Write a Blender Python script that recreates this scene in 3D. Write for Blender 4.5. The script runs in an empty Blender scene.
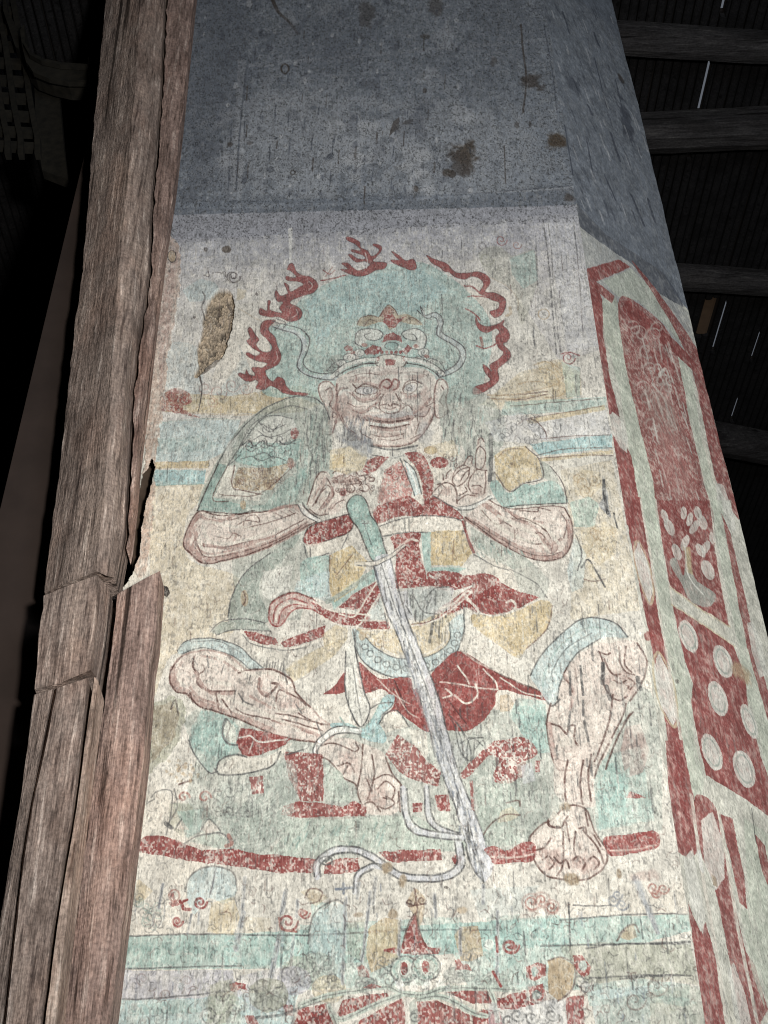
import bpy, math, random
import numpy as np
from mathutils import Vector, Matrix

random.seed(7)
C = bpy.context.scene.collection
# ------------------------------------------------------------------ camera
IMG_W, IMG_H, FOC = 768, 1024, 1540.0
PITCH, ROLL = math.radians(41.96), math.radians(1.47)
EYE = np.array([0.0, 0.0, 1.6])
_f = np.array([0, math.cos(PITCH), math.sin(PITCH)])
_r0 = np.array([1.0, 0, 0]); _u0 = np.array([0, -math.sin(PITCH), math.cos(PITCH)])
_r = _r0*math.cos(ROLL) - _u0*math.sin(ROLL)
_u = _r0*math.sin(ROLL) + _u0*math.cos(ROLL)
cam = bpy.data.objects.new('camera', bpy.data.cameras.new('camera')); C.objects.link(cam)
cam.data.sensor_fit = 'VERTICAL'; cam.data.sensor_height = 24.0
cam.data.lens = 24.0*FOC/IMG_H; cam.data.clip_start = .05; cam.data.clip_end = 100
M = Matrix.Identity(4)
for i in range(3):
    M[i][0] = _r[i]; M[i][1] = _u[i]; M[i][2] = -_f[i]; M[i][3] = EYE[i]
cam.matrix_world = M
bpy.context.scene.camera = cam

def ray(px, py):
    return _f + (px-IMG_W/2)/FOC*_r - (py-IMG_H/2)/FOC*_u

# ------------------------------------------------------------------ the pier's two painted planes
YAW = math.radians(1.7)
E1 = np.array([math.cos(YAW), -math.sin(YAW), 0])           # along the front face, to the right
N1 = np.array([-math.sin(YAW), -math.cos(YAW), 0])          # front face normal, toward the room
A2 = math.radians(45)-YAW
E2 = np.array([math.cos(A2), math.sin(A2), 0])              # along the chamfered right face
N2 = np.array([math.sin(A2), -math.cos(A2), 0])
P0 = np.array([0, 3.0, 0])
ZV = np.array([0, 0, 1.0])

def hit(px, py, p0, n):
    d = ray(px, py); t = ((p0-EYE)@n)/(d@n)
    return EYE + d*t
def at(px, py, o=0.0):                                     # a point on the plane parallel to the front face, o metres in front of it
    return hit(px, py, P0+N1*o, N1)
def uv1(px, py):
    p = at(px, py); return np.array([(p-P0)@E1, p[2]])

def lin(px1, py1, px2, py2):                               # a leaning line on the front face: u as a function of z
    a = uv1(px1, py1); b = uv1(px2, py2); k = (b[0]-a[0])/(b[1]-a[1])
    return lambda z: a[0]+k*(z-a[1])
u_corner = lin(544, 0, 705, 1021)
u_left = lin(176, 0, 84, 1021)
_c0 = P0+E1*u_corner(0.0); _c1 = P0+E1*u_corner(7.0)+ZV*7
_cd = (_c1-_c0)/7.0                                        # corner direction per metre of z
N2p = np.cross(_cd, E2); N2p /= np.linalg.norm(N2p)
if N2p @ N2 < 0: N2p = -N2p
def uv2(px, py):
    p = hit(px, py, _c0, N2p)
    z = p[2]; return np.array([(p-(_c0+_cd*z))@E2, z])
_a = uv2(612, 0); _b = uv2(768, 637)
w_edge = lambda z: _a[1]*0 + _a[0]+(_b[0]-_a[0])*(z-_a[1])/(_b[1]-_a[1])

# ------------------------------------------------------------------ object helpers
def tag(o, label=None, cat=None, group=None, kind=None):
    if label: o['label'] = label
    if cat: o['category'] = cat
    if group: o['group'] = group
    if kind: o['kind'] = kind
    return o
def empty(name, loc, label, cat, group=None):
    o = bpy.data.objects.new(name, None); C.objects.link(o); o.location = [float(v) for v in loc]
    o.empty_display_size = .1
    return tag(o, label, cat, group)
def link(name, verts, faces, mat, parent=None, smooth=False):
    me = bpy.data.meshes.new(name)
    me.from_pydata([tuple(float(c) for c in v) for v in verts], [], [tuple(f) for f in faces])
    me.validate(); me.update()
    import bmesh
    bm = bmesh.new(); bm.from_mesh(me); bmesh.ops.recalc_face_normals(bm, faces=bm.faces); bm.to_mesh(me); bm.free()
    me.materials.append(mat)
    if smooth:
        for p in me.polygons: p.use_smooth = True
    o = bpy.data.objects.new(name, me); C.objects.link(o)
    if parent is not None:
        o.parent = parent; o.matrix_parent_inverse = Matrix.Translation(parent.location).inverted()
    return o
def link_np(name, co, quads, mat, col=None, parent=None):  # dense painted sheet, numpy in
    me = bpy.data.meshes.new(name)
    me.vertices.add(len(co)); me.vertices.foreach_set('co', co.astype(np.float32).ravel())
    n = len(quads)
    me.loops.add(n*4); me.loops.foreach_set('vertex_index', quads.astype(np.int32).ravel())
    me.polygons.add(n); me.polygons.foreach_set('loop_start', np.arange(0, n*4, 4, dtype=np.int32))
    me.polygons.foreach_set('loop_total', np.full(n, 4, dtype=np.int32))
    if col is not None:
        at_ = me.attributes.new('pigment', 'FLOAT_COLOR', 'POINT')
        at_.data.foreach_set('color', np.concatenate([col, np.ones((len(col), 1))], 1).astype(np.float32).ravel())
    me.update(calc_edges=True)
    me.materials.append(mat)
    o = bpy.data.objects.new(name, me); C.objects.link(o)
    if parent is not None:
        o.parent = parent; o.matrix_parent_inverse = Matrix.Translation(parent.location).inverted()
    return o

# ------------------------------------------------------------------ numpy noise
_tab = np.random.RandomState(11).rand(8, 256, 256).astype(np.float32)
def noise(x, y, k=0):
    t = _tab[k % 8]
    x = x + 37.3*k; y = y + 17.9*k
    xi = np.floor(x).astype(np.int32); yi = np.floor(y).astype(np.int32)
    fx = (x-xi).astype(np.float32); fy = (y-yi).astype(np.float32)
    fx = fx*fx*(3-2*fx); fy = fy*fy*(3-2*fy)
    x0 = xi & 255; x1 = (xi+1) & 255; y0 = yi & 255; y1 = (yi+1) & 255
    a = t[y0, x0]; b = t[y0, x1]; c = t[y1, x0]; d = t[y1, x1]
    return (a+(b-a)*fx)*(1-fy)+(c+(d-c)*fx)*fy
def fbm(x, y, k=0, o=4):
    s = 0; amp = .5; tot = 0
    for i in range(o):
        s = s+amp*noise(x*2**i, y*2**i, k+i); tot += amp; amp *= .55
    return s/tot
def sstep(a, b, x):
    t = np.clip((x-a)/(b-a), 0, 1); return t*t*(3-2*t)
def spline(pts, closed=False, n=6):
    p = np.asarray(pts, float)
    if len(p) < 3: return p
    if closed: q = np.concatenate([p[-1:], p, p[:2]])
    else: q = np.concatenate([2*p[:1]-p[1:2], p, 2*p[-1:]-p[-2:-1]])
    out = []
    t = np.linspace(0, 1, n, endpoint=False)[:, None]
    for i in range(1, len(q)-2):
        p0, p1, p2, p3 = q[i-1], q[i], q[i+1], q[i+2]
        out.append(.5*(2*p1+(p2-p0)*t+(2*p0-5*p1+4*p2-p3)*t*t+(3*p1-p0-3*p2+p3)*t**3))
    out = np.concatenate(out)
    if not closed: out = np.concatenate([out, p[-1:]])
    return out

# pigments (what the dry paint itself looks like)
PIG = dict(plaster=(208,203,190), cream=(214,207,192), warm=(206,195,176), red=(132,70,66), rust=(146,98,88), pinkred=(178,128,120),
    teal=(156,182,172), deep=(140,162,152), sky=(182,196,192), cyan=(162,192,190), sage=(152,160,149), moss=(158,158,138), ggrey=(168,173,162),
    ochre=(194,174,134), straw=(198,184,154), tan=(174,154,126), flesh=(213,199,186), fleshd=(164,138,128), white=(226,224,214),
    grey=(158,160,160), lgrey=(194,194,194), slate=(117,123,131), slated=(84,88,96), lilac=(180,178,182),
    ink=(54,46,45), brown=(88,66,60), greyink=(78,78,77), pale=(214,212,200), pgreen=(176,185,171), bgreen=(190,196,178), bred=(138,78,74), sand=(206,192,164), mud=(150,134,112), mudd=(80,70,60),
    dirt=(74,68,64), dark=(40,36,34), pinkplaster=(188,164,146))
PIG = {k: np.array(v, np.float32)/255 for k, v in PIG.items()}
def to_lin(c):
    return np.where(c <= .04045, c/12.92, ((c+.055)/1.055)**2.4)

class Sheet:
    """A grid of wall points with a pigment colour and a part number each; brush marks are laid in wall metres."""
    def __init__(s, U, V, conv, mpp=.0026):
        s.U = U.astype(np.float32); s.V = V.astype(np.float32); s.conv = conv; s.mpp = mpp
        s.H, s.W = U.shape
        s.col = np.zeros((s.H, s.W, 3), np.float32); s.pid = np.zeros((s.H, s.W), np.int16); s.dep = np.zeros((s.H, s.W), np.float32)
        s.Vr = s.V[:, 0]
        u, v = s.U, s.V
        s.n1 = noise(u/.0042, v/.0058, 1); s.n2 = noise(u/.010, v/.014, 2); s.n3 = fbm(u/.035, v/.05, 3, 3)
        s.n4 = fbm(u/.16, v/.22, 4, 3); s.ns = fbm(u/.006, v/.07, 5, 3)
        jx = (noise(u/.014, v/.018, 6)-.5)*.0045+(s.n1-.5)*.002; jy = (noise(u/.014, v/.018, 7)-.5)*.006
        s.n0 = noise(u/.0029, v/.0040, 0); s.n0b = noise(u/.0050, v/.0062, 6)
        s.Uj = s.U+jx; s.Vj = s.V+jy
        s.K(0, 0, 1)
    def K(s, x0, y0, k): s.k = (x0, y0, k)
    def pts(s, t):
        if isinstance(t, str): t = [tuple(float(c) for c in a.split(',')) for a in t.split()]
        x0, y0, k = s.k
        return np.array([s.conv(x0+a/k, y0+b/k) for a, b in t])
    def box(s, p, m):
        lo = p.min(0)-m; hi = p.max(0)+m
        r = np.where((s.Vr >= lo[1]) & (s.Vr <= hi[1]))[0]
        if len(r) == 0: return None
        r0, r1 = r[0], r[-1]+1
        um = (s.U[r0:r1] >= lo[0]) & (s.U[r0:r1] <= hi[0]); c = np.where(um.any(0))[0]
        if len(c) == 0: return None
        return slice(r0, r1), slice(c[0], c[-1]+1)
    def inside(s, p, b, jit=1.0):
        x = s.U[b]+(s.Uj[b]-s.U[b])*jit; y = s.V[b]+(s.Vj[b]-s.V[b])*jit
        ins = np.zeros(x.shape, bool)
        for (xa, ya), (xb, yb) in zip(p, np.roll(p, -1, 0)):
            if ya == yb: continue
            c = ((ya > y) != (yb > y)) & (x < (xb-xa)*(y-ya)/(yb-ya)+xa)
            ins ^= c
        return ins
    def F(s, colr, t, a=.85, wear=.25, sm=None, id=None, jit=.55, flake=0.0, base='plaster'):
        p = s.pts(t)
        if sm is None: sm = len(p) >= 9
        if sm: p = spline(p, True, 5)
        b = s.box(p, .012)
        if b is None: return
        m = s.inside(p, b, jit)
        al = m*a*(1-wear*sstep(.42, .75, .5*s.ns[b]+.5*s.n2[b]))
        c = PIG[colr] if isinstance(colr, str) else np.array(colr, np.float32)/255
        cc = c*(1+.16*(s.n3[b]-.5)+.10*(s.n2[b]-.5))[..., None]
        s.col[b] = s.col[b]*(1-al[..., None])+cc*al[..., None]
        if flake:
            fl = m*np.clip(flake*1.15, 0, 1)*sstep(.52, .64, .40*s.n0[b]+.30*s.n0b[b]+.12*s.n2[b]+.18*s.n3[b]+.04*flake)
            s.col[b] = s.col[b]*(1-fl[..., None])+PIG[base]*fl[..., None]
        if id is not None: s.R(t, id, sm)
    def R(s, t, id, sm=True):
        p = s.pts(t)
        if sm: p = spline(p, True, 5)
        b = s.box(p, .003)
        if b is None: return
        m = s.inside(p, b, 0.0); q = s.pid[b]; q[m] = id; s.pid[b] = q
    def S(s, colr, w, t, a=.8, sm=True, closed=False, w2=None, wear=.3, jit=.35):
        p = s.pts(t)
        if sm and len(p) > 2: p = spline(p, closed, 5)
        if closed: p = np.concatenate([p, p[:1]])
        s.stroke(colr, w, p, a, w2, wear, jit)
    def stroke(s, colr, w, p, a=.8, w2=None, wear=.3, jit=.6):
        a = min(1.0, a*1.4); k_ = 1.12 if colr in ('ink', 'brown', 'greyink', 'fleshd', 'deep', 'red') else 1.1
        w = w*s.mpp*k_; w2 = w if w2 is None else w2*s.mpp*k_
        b = s.box(p, max(w, w2)+.008)
        if b is None: return
        x = s.U[b]+(s.Uj[b]-s.U[b])*jit; y = s.V[b]+(s.Vj[b]-s.V[b])*jit
        cov = np.zeros(x.shape, np.float32); n = len(p)-1
        for i in range(n):
            ax, ay = p[i]; bx, by = p[i+1]
            ww = w+(w2-w)*(i+.5)/n; m = ww+.007
            rr = np.where((s.Vr[b[0]] > min(ay, by)-m) & (s.Vr[b[0]] < max(ay, by)+m))[0]
            if len(rr) == 0: continue
            rs = slice(rr[0], rr[-1]+1)
            um = (x[rs] > min(ax, bx)-m) & (x[rs] < max(ax, bx)+m); cs = np.where(um.any(0))[0]
            if len(cs) == 0: continue
            q = (rs, slice(cs[0], cs[-1]+1))
            dx, dy = bx-ax, by-ay; L = dx*dx+dy*dy+1e-12
            tt = np.clip(((x[q]-ax)*dx+(y[q]-ay)*dy)/L, 0, 1)
            d = np.hypot(x[q]-ax-tt*dx, (y[q]-ay-tt*dy)*.85)
            cov[q] = np.maximum(cov[q], np.clip((ww*.5-d)/.0013+.5, 0, 1))
        al = cov*a*(1-wear*sstep(.45, .7, s.n2[b]))
        c = PIG[colr] if isinstance(colr, str) else np.array(colr, np.float32)/255
        s.col[b] = s.col[b]*(1-al[..., None])+c*al[..., None]
    def E(s, colr, cx, cy, rx, ry, rot=0, **kw):
        r = math.radians(rot)
        t = [(cx+rx*math.cos(q)*math.cos(r)-ry*math.sin(q)*math.sin(r), cy+rx*math.cos(q)*math.sin(r)+ry*math.sin(q)*math.cos(r)) for q in np.linspace(0, 2*math.pi, 12, endpoint=False)]
        s.F(colr, t, **kw)
    def EO(s, colr, w, cx, cy, rx, ry, rot=0, **kw):
        r = math.radians(rot)
        t = [(cx+rx*math.cos(q)*math.cos(r)-ry*math.sin(q)*math.sin(r), cy+rx*math.cos(q)*math.sin(r)+ry*math.sin(q)*math.cos(r)) for q in np.linspace(0, 2*math.pi, 12, endpoint=False)]
        s.S(colr, w, t, closed=True, **kw)
    def SP(s, colr, w, cx, cy, r, turns=1.5, d=1, ph=0, **kw):   # a painted curl
        t = []
        for q in np.linspace(0, 1, int(10*turns)+2):
            an = ph+d*q*turns*2*math.pi; rr = r*(1-.85*q)
            t.append((cx+rr*math.cos(an), cy+rr*math.sin(an)))
        kw['a'] = kw.get('a', .8)*.75; s.S(colr, w*.8, t, **kw)
    def soft(s, colr, cx, cy, rx, ry, a=.5, n=.5):            # soft-edged stain with a broken outline
        p = s.pts([(cx, cy), (cx+rx, cy), (cx, cy+ry)])
        ru = abs(p[1][0]-p[0][0])+1e-6; rv = abs(p[2][1]-p[0][1])+1e-6
        b = s.box(np.array([[p[0][0]-ru, p[0][1]-rv], [p[0][0]+ru, p[0][1]+rv]]), .01)
        if b is None: return
        d = np.hypot((s.U[b]-p[0][0])/ru, (s.V[b]-p[0][1])/rv)+n*(s.n3[b]-.5)*2+.3*(s.n2[b]-.5)
        al = a*(1-sstep(.5, 1.0, d))
        c = PIG[colr] if isinstance(colr, str) else np.array(colr, np.float32)/255
        s.col[b] = s.col[b]*(1-al[..., None])+c*al[..., None]
# ------------------------------------------------------------------ the painted sheets
ys = np.arange(-60, 1090, .72)
zs = np.array([uv1(380, y)[1] for y in ys])
zs = np.concatenate([np.linspace(7.9, zs[0], 24)[:-1], zs, np.linspace(zs[-1], 0.0, 60)[1:]])
LOWROW = 23+len(ys)-2
NC1 = 1000
tt = np.linspace(0, 1, NC1)[None, :]
uL = u_left(zs)[:, None]; uC = u_corner(zs)[:, None]
A = Sheet(uL+(uC-uL)*tt, np.repeat(zs[:, None], NC1, 1), uv1, .0026)
NC2 = 340
w1 = w_edge(zs)[:, None]
B = Sheet(w1*np.linspace(0, 1, NC2)[None, :], np.repeat(zs[:, None], NC2, 1), uv2, .0034)

rng = np.random.RandomState(5)
# ids of the painted parts
HALO, FLAME, CROWN, FACE, BODY, ARML, ARMR, LEGL, LEGR, FOOTR, HILT, BLADE, BAND, HEADD, MUD, SASH, APRON, SKIRT, RIBBON, PAULL, PAULR, SEAT, CLOUDL, CLOUDR, HANDL, HANDR, FOOTL, WALL, LOWER = range(1, 30)
FLAMES = [40+i for i in range(7)]

# ---- plaster grounds
def ground(s):
    c = PIG['plaster'][None, None]*(1+.16*(s.n4-.5)+.16*(s.n3-.5)+.12*(s.n2-.5)+.08*(s.n1-.5))[..., None]
    s.col[:] = c
    k = sstep(.52, .72, s.n4)[..., None]*.35
    s.col[:] = s.col*(1-k)+PIG['warm']*k
ground(A); ground(B)

A.K(0, 0, 1)
F, S, E, EO, SP, K, R, soft = A.F, A.S, A.E, A.EO, A.SP, A.K, A.R, A.soft
# upper slate-washed wall
F('slate', "0,-900 700,-900 640,190 575,190 480,196 350,206 215,208 100,214", a=.95, wear=.12, sm=False, id=WALL)
R("0,-900 700,-900 640,224 576,222 470,226 350,236 240,240 100,246", WALL, False)
F('slated', "100,208 215,208 350,206 480,196 560,189 585,188 585,216 560,214 470,222 350,231 240,237 100,242", a=.85, wear=.25, sm=False)
F('lgrey', "226,208 350,206 480,196 575,190 575,186 480,192 350,202 226,204", a=.30, sm=False)
S('slated', 1.5, "228,201 330,202 420,197 480,193 570,186", a=.8)
soft('slated', 215, 60, 60, 200, a=.45); soft('slated', 330, 40, 70, 60, a=.25); soft('lgrey', 300, 140, 110, 80, a=.3)
soft('lgrey', 440, 150, 120, 70, a=.25); soft('slated', 500, 30, 60, 60, a=.2)
F('lgrey', "232,200 242,200 246,60 238,60", a=.22, sm=False); S('slated', 2, "236,190 240,130 246,70", a=.5); S('slated', 1.5, "228,190 232,120", a=.4)
F('lgrey', "246,68 560,40 560,37 246,64", a=.15, sm=False)
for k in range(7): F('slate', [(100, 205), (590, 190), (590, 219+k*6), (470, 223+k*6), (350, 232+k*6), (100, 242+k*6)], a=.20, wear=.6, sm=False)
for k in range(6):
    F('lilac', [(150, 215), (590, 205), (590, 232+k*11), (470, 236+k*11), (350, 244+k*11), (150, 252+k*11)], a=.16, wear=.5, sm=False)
F('lgrey', "172,242 250,240 235,300 200,420 160,430 165,330", a=.35, wear=.5)
F('lilac', "500,225 590,215 600,350 560,362 520,300", a=.35, wear=.4)
F('lgrey', "546,222 590,215 602,345 568,352", a=.5, wear=.3, sm=False)
# blue grey stain at far left, pink plaster along the post
F('sky', "182,290 200,278 215,282 222,292 208,300 190,302", a=.7)
F('sky', "166,345 200,350 205,400 240,360 235,340 250,370 240,395 200,405 165,385", a=.45, wear=.5)

F('sand', "140,488 206,486 186,520 190,560 240,580 228,640 172,655 150,700 150,560", a=.65, wear=.5); F('sand', "560,470 612,460 632,560 640,610 570,620 575,540", a=.5, wear=.6)
# ---- cloud bands at the two sides
F('ochre', "165,392 230,396 300,385 330,400 300,412 230,414 165,412", a=.75, wear=.5); S('tan', 1.2, "165,412 240,415 300,410", a=.5)
F('sky', "150,424 200,420 240,420 236,446 205,462 150,462", a=.85, wear=.3)
F('deep', "150,440 200,436 222,446 200,452 150,452", a=.3, wear=.6)
F('ochre', "150,463 210,461 208,468 150,469", a=.8, wear=.4, sm=False); F('cyan', "150,470 206,470 204,484 150,486", a=.85, wear=.3, sm=False)
S('deep', 1, "150,486 204,484", a=.6); S('deep', 1.0, "152,424 200,419 240,420", a=.5)
R("150,424 200,420 240,420 236,446 208,468 204,484 150,486", CLOUDL)
F('rust', "163,395 175,388 188,392 192,402 182,408 200,418 190,416 172,412 160,410", a=.8, wear=.4, flake=.5)
for c in ((172, 396, 6), (184, 400, 5), (176, 408, 6)): SP('red', 1.6, *c, turns=1.3)
for c in ((205, 388, 8), (218, 392, 9), (232, 385, 8), (246, 388, 7), (212, 402, 6)): SP('rust', 1.2, *c, turns=1.4, a=.45)
F('straw', "480,405 520,372 560,362 580,372 582,395 560,402 500,410", a=.7, wear=.4)
F('teal', "505,402 606,397 606,410 500,416", a=.65, wear=.4, sm=False)
F('ochre', "525,420 605,405 606,410 530,424", a=.7, wear=.3, sm=False)
F('lgrey', "525,425 606,411 612,435 545,441", a=.6, wear=.3, sm=False)
F('cyan', "530,444 612,434 612,448 540,456", a=.9, wear=.25, sm=False)
F('ochre', "540,458 613,450 613,454 540,462", a=.65, wear=.4, sm=False)
R("505,402 606,397 613,454 540,462 525,425", CLOUDR, False)
K(430, 390, 3.657)
for w, t in ((1.4, "240,20 350,15 430,5"), (1.4, "210,30 330,35 430,15"), (1, "300,60 400,50 630,32"), (1, "350,105 480,85 630,60"), (1, "390,240 500,215 665,212"), (1, "400,180 500,170 660,165"), (1.2, "340,110 380,110 420,150 425,180"), (1, "400,250 540,240 670,240")):
    S('brown', w, t, a=.5)
K(370, 220, 3.657)
for t in ("600,530 650,520 690,560 720,600 700,640 640,650", "620,545 660,550 690,590 690,625", "660,520 700,550 740,590 735,630", "540,600 600,590 690,605", "430,640 520,640 620,620 690,600", "430,655 520,655 620,640"):
    S('tan', 1.6, t, a=.7)
F('ochre', "610,520 700,510 745,560 750,620 680,650 640,600", a=.4)
F('moss', "400,120 470,95 520,130 600,110 610,230 560,380 540,330 520,250 430,200", a=.45, wear=.5); F('teal', "510,140 600,110 615,220 560,250 520,200", a=.6, wear=.4)
SP('red', 1.3, 480, 73, 22, turns=1.4); SP('rust', 1.2, 537, 90, 18, turns=1.2); SP('red', 1.4, 725, 505, 26, turns=1.4); S('red', 1.4, "700,490 730,485 765,495", a=.7)
EO('ink', 1.2, 410, 95, 12, 12, a=.3); SP('moss', 1.4, 425, 140, 30, turns=1.2, a=.8); EO('tan', 1.3, 635, 345, 20, 18, a=.8)
F('teal', "700,520 768,540 768,650 720,650", a=.5)
K(430, 390, 3.657)                                         # right margin plants and curls
F('straw', "520,320 560,290 620,300 630,350 590,390 530,385", a=.6, wear=.4)
for c in ((560, 340, 30), (600, 330, 26), (570, 370, 28), (540, 320, 20)): SP('tan', 1.4, *c, turns=1.5, a=.75)
F('teal', "510,410 580,390 620,420 600,500 530,500", a=.6, wear=.4)
F('straw', "550,510 640,480 690,510 680,600 620,640 560,600", a=.6, wear=.4)
for i in range(9):
    x, y = 560+rng.rand()*115, 500+rng.rand()*110; SP('tan', 1.3, x, y, 16+rng.rand()*10, turns=1.4, a=.7, ph=rng.rand()*6)
F('grey', "630,340 650,370 655,430 665,470 640,450 615,420 630,400", a=.8); S('greyink', 3, "635,330 640,400 650,450", a=.7); S('greyink', 1.5, "672,450 685,505", a=.7)
F('sky', "530,540 570,600 560,720 520,740 500,660", a=.6, wear=.4)
S('greyink', 1.6, "555,650 575,620 600,650 640,720", a=.6); S('greyink', 1.2, "535,530 555,600 540,660", a=.6); S('brown', 1.2, "560,690 600,700 640,690", a=.4)
F('straw', "575,630 600,640 605,690 585,680", a=.6)

# ---- halo disc and flames
K(0, 0, 1)
halo = "262,392 270,350 268,328 288,322 300,300 322,286 345,276 378,266 420,262 452,278 472,296 488,316 492,345 486,370 478,395 440,404 330,404 300,398"
F('teal', halo, a=.8, wear=.3, id=HALO); F('cyan', "305,300 350,276 420,268 450,290 420,310 340,320 318,350", a=.45, wear=.5)
F('sage', "440,290 480,310 485,380 460,390 440,330", a=.35, wear=.4)
FL = {}
K(220, 220, 4.267)
FL[0] = ((220, 220, 4.267), "295,190 312,185 325,218 350,235 385,242 412,262 417,290 395,312 350,325 310,340 300,355 330,368 352,395 337,425 295,433 255,415 215,414 170,402 172,375 200,385 203,345 216,348 212,380 240,392 265,395 253,375 268,350 245,347 233,320 240,298 255,320 273,320 288,308 273,268 292,278 302,305 340,285 355,275 338,264 285,257 283,238 310,245 325,240 300,218 286,212")
FL[1] = ((220, 220, 4.267), "215,425 238,430 215,450 208,470 235,500 247,540 262,577 250,612 215,632 195,642 202,667 225,687 245,668 272,678 282,705 310,730 372,738 366,748 310,746 270,737 240,717 215,707 190,722 153,717 163,692 150,682 135,687 120,687 108,685 78,662 84,650 105,655 112,636 125,658 150,660 133,632 155,626 180,628 200,610 160,602 113,577 117,563 150,578 170,565 140,547 113,517 128,502 118,470 130,456 152,490 167,510 155,532 180,560 210,560 222,540 200,508 173,482 173,450 188,430")
FL[2] = ((220, 220, 4.267), "540,72 570,78 597,95 602,118 630,130 645,153 665,146 678,125 653,108 660,100 687,110 690,128 667,158 652,175 690,178 712,185 702,207 665,214 630,234 590,240 545,227 513,210 545,207 518,185 545,182 570,205 590,215 620,205 640,187 615,177 580,180 548,150 560,146 590,165 620,165 608,150 563,135 565,125 600,130 580,105 543,88")
FL[3] = ((370, 220, 3.657), "78,113 105,128 130,148 160,143 170,175 150,184 120,172 85,157 76,145 105,145 90,130")
FL[4] = ((370, 220, 3.657), "206,128 235,143 280,158 310,188 350,193 395,188 432,205 440,230 423,255 425,263 460,266 492,285 497,312 482,347 455,357 438,335 465,325 472,302 445,292 420,277 398,268 415,235 398,212 370,207 345,217 310,207 290,192 270,187 253,172 225,157")
FL[5] = ((370, 220, 3.657), "388,353 400,378 430,388 470,378 492,365 487,385 502,400 512,425 502,445 487,455 512,480 512,507 482,532 467,547 472,582 452,607 400,637 376,634 383,610 430,593 438,580 418,555 413,528 430,538 445,553 438,530 470,508 488,485 468,465 458,430 473,412 460,397 430,412 400,402 386,375")
for k, (kk, t) in FL.items():
    K(*kk); F('red', t, a=.95, wear=.08, jit=.1, id=FLAMES[k], flake=.12); S('ink', .9, t, a=.35, closed=True)
K(220, 220, 4.267)
S('red', 1.6, "430,258 480,250 535,235", a=.8); S('red', 1.3, "440,212 470,232 490,215", a=.6); S('rust', 1.3, "450,240 470,215 480,200", a=.5)
S('white', 1.2, "620,140 630,180 625,205", a=.5); S('white', 1.2, "380,262 395,280 380,300", a=.4); S('white', 1.2, "325,380 330,400 310,415", a=.4); S('white', 1, "240,560 245,590 230,610", a=.4)
S('white', 5, "300,40 300,110 300,180", a=.55, w2=2)
SP('ink', 1.5, 60, 240, 30, turns=1.4, a=.7); S('ink', 1.3, "5,230 20,220 25,240", a=.6)
E('mudd', 30, 125, 10, 8, a=.6)
K(370, 220, 3.657)
S('red', 2, "345,240 375,245 400,265"); S('red', 1.8, "358,280 400,278 430,282"); S('red', 1.8, "350,325 380,340 402,365", a=.7); S('red', 1.8, "390,460 420,470 450,460 468,445", a=.7); S('rust', 3, "405,430 412,460", a=.7); S('tan', 3, "500,350 515,340 512,320", a=.6)
S('tan', 1.2, "440,210 500,240 540,290 540,330", a=.4)

# ---- scrolling ribbons either side of the crown
K(220, 220, 4.267)
F('lgrey', "225,450 260,455 320,470 365,505 370,545 345,600 350,635 400,660 500,660 495,685 430,678 360,660 325,620 340,570 345,525 318,490 260,472", a=.55, id=RIBBON)
S('greyink', 1.3, "225,455 260,468 320,485 348,522 344,570 328,615 340,640 370,660 430,678 490,682", a=.7); S('greyink', 1.3, "250,440 300,452 350,468 382,510 372,560 354,608 385,642 440,655 500,655", a=.7)
S('greyink', 1.2, "225,430 255,445 235,470", a=.7); S('greyink', 1.2, "240,420 280,440 265,470", a=.6)
K(310, 290, 4.8)
F('lgrey', "530,80 560,120 600,105 640,140 635,200 700,240 745,290 740,340 700,390 620,425 600,400 680,370 712,330 710,290 660,250 605,215 610,160 590,130 550,130", a=.5, id=RIBBON)
S('greyink', 1.3, "530,80 548,120 605,108 640,148 632,200 690,238 742,282 742,340 702,390 620,422", a=.7); S('greyink', 1.3, "560,135 600,132 615,165 610,215 670,255 715,292 714,335 680,372 610,400", a=.65)
S('greyink', 1.2, "515,95 545,125 580,140", a=.7); S('greyink', 1.2, "530,75 545,100", a=.7)

# ---- crown
crown = "95,425 60,390 90,310 150,300 165,270 215,280 212,225 225,165 260,122 330,110 375,65 415,105 470,112 535,150 535,180 565,220 560,290 640,310 660,370 640,410 590,375 450,340 330,340 230,350 150,395"
R(crown, CROWN)
F('sage', "62,390 100,320 140,303 185,330 170,375 110,405", a=.7, wear=.4); F('sage', "590,320 640,310 655,350 640,390 590,370", a=.7, wear=.4)
for c in ((120, 350, 26), (95, 380, 18), (620, 340, 22), (560, 320, 20)): SP('greyink', 1.1, *c, turns=1.4, a=.6)
F('tan', "222,165 245,130 290,118 330,125 350,95 380,68 410,95 420,118 470,115 530,150 535,168 480,162 430,152 400,182 380,187 350,152 300,162 260,172", a=.8)
F('rust', "330,120 350,95 380,75 405,100 395,125 360,135", a=.7, flake=.3)
F('red', "360,118 400,118 412,138 465,122 432,152 405,182 378,178 348,152", a=.9, flake=.3)
S('brown', 1.2, "225,165 245,132 290,120 330,127 352,96 380,70 408,95 420,118", a=.6); S('brown', 1.1, "260,170 285,140 320,150", a=.5); S('brown', 1.1, "450,150 490,130 525,155", a=.5)
F('pale', "215,262 222,205 270,182 330,190 352,216 320,242 270,237 248,275", a=.8); F('pale', "440,202 500,182 548,202 560,240 540,286 480,282 512,246 460,236", a=.8)
S('greyink', 1.3, "248,272 218,250 226,204 270,184 330,192 350,216 322,240 275,235 262,215 290,205", a=.65); S('greyink', 1.3, "478,280 540,284 558,240 546,204 500,184 442,204 462,234 510,240 500,215 475,212", a=.65)
F('red', "345,252 358,215 400,203 437,220 442,252 412,240 378,240", a=.9, flake=.35)
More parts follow.
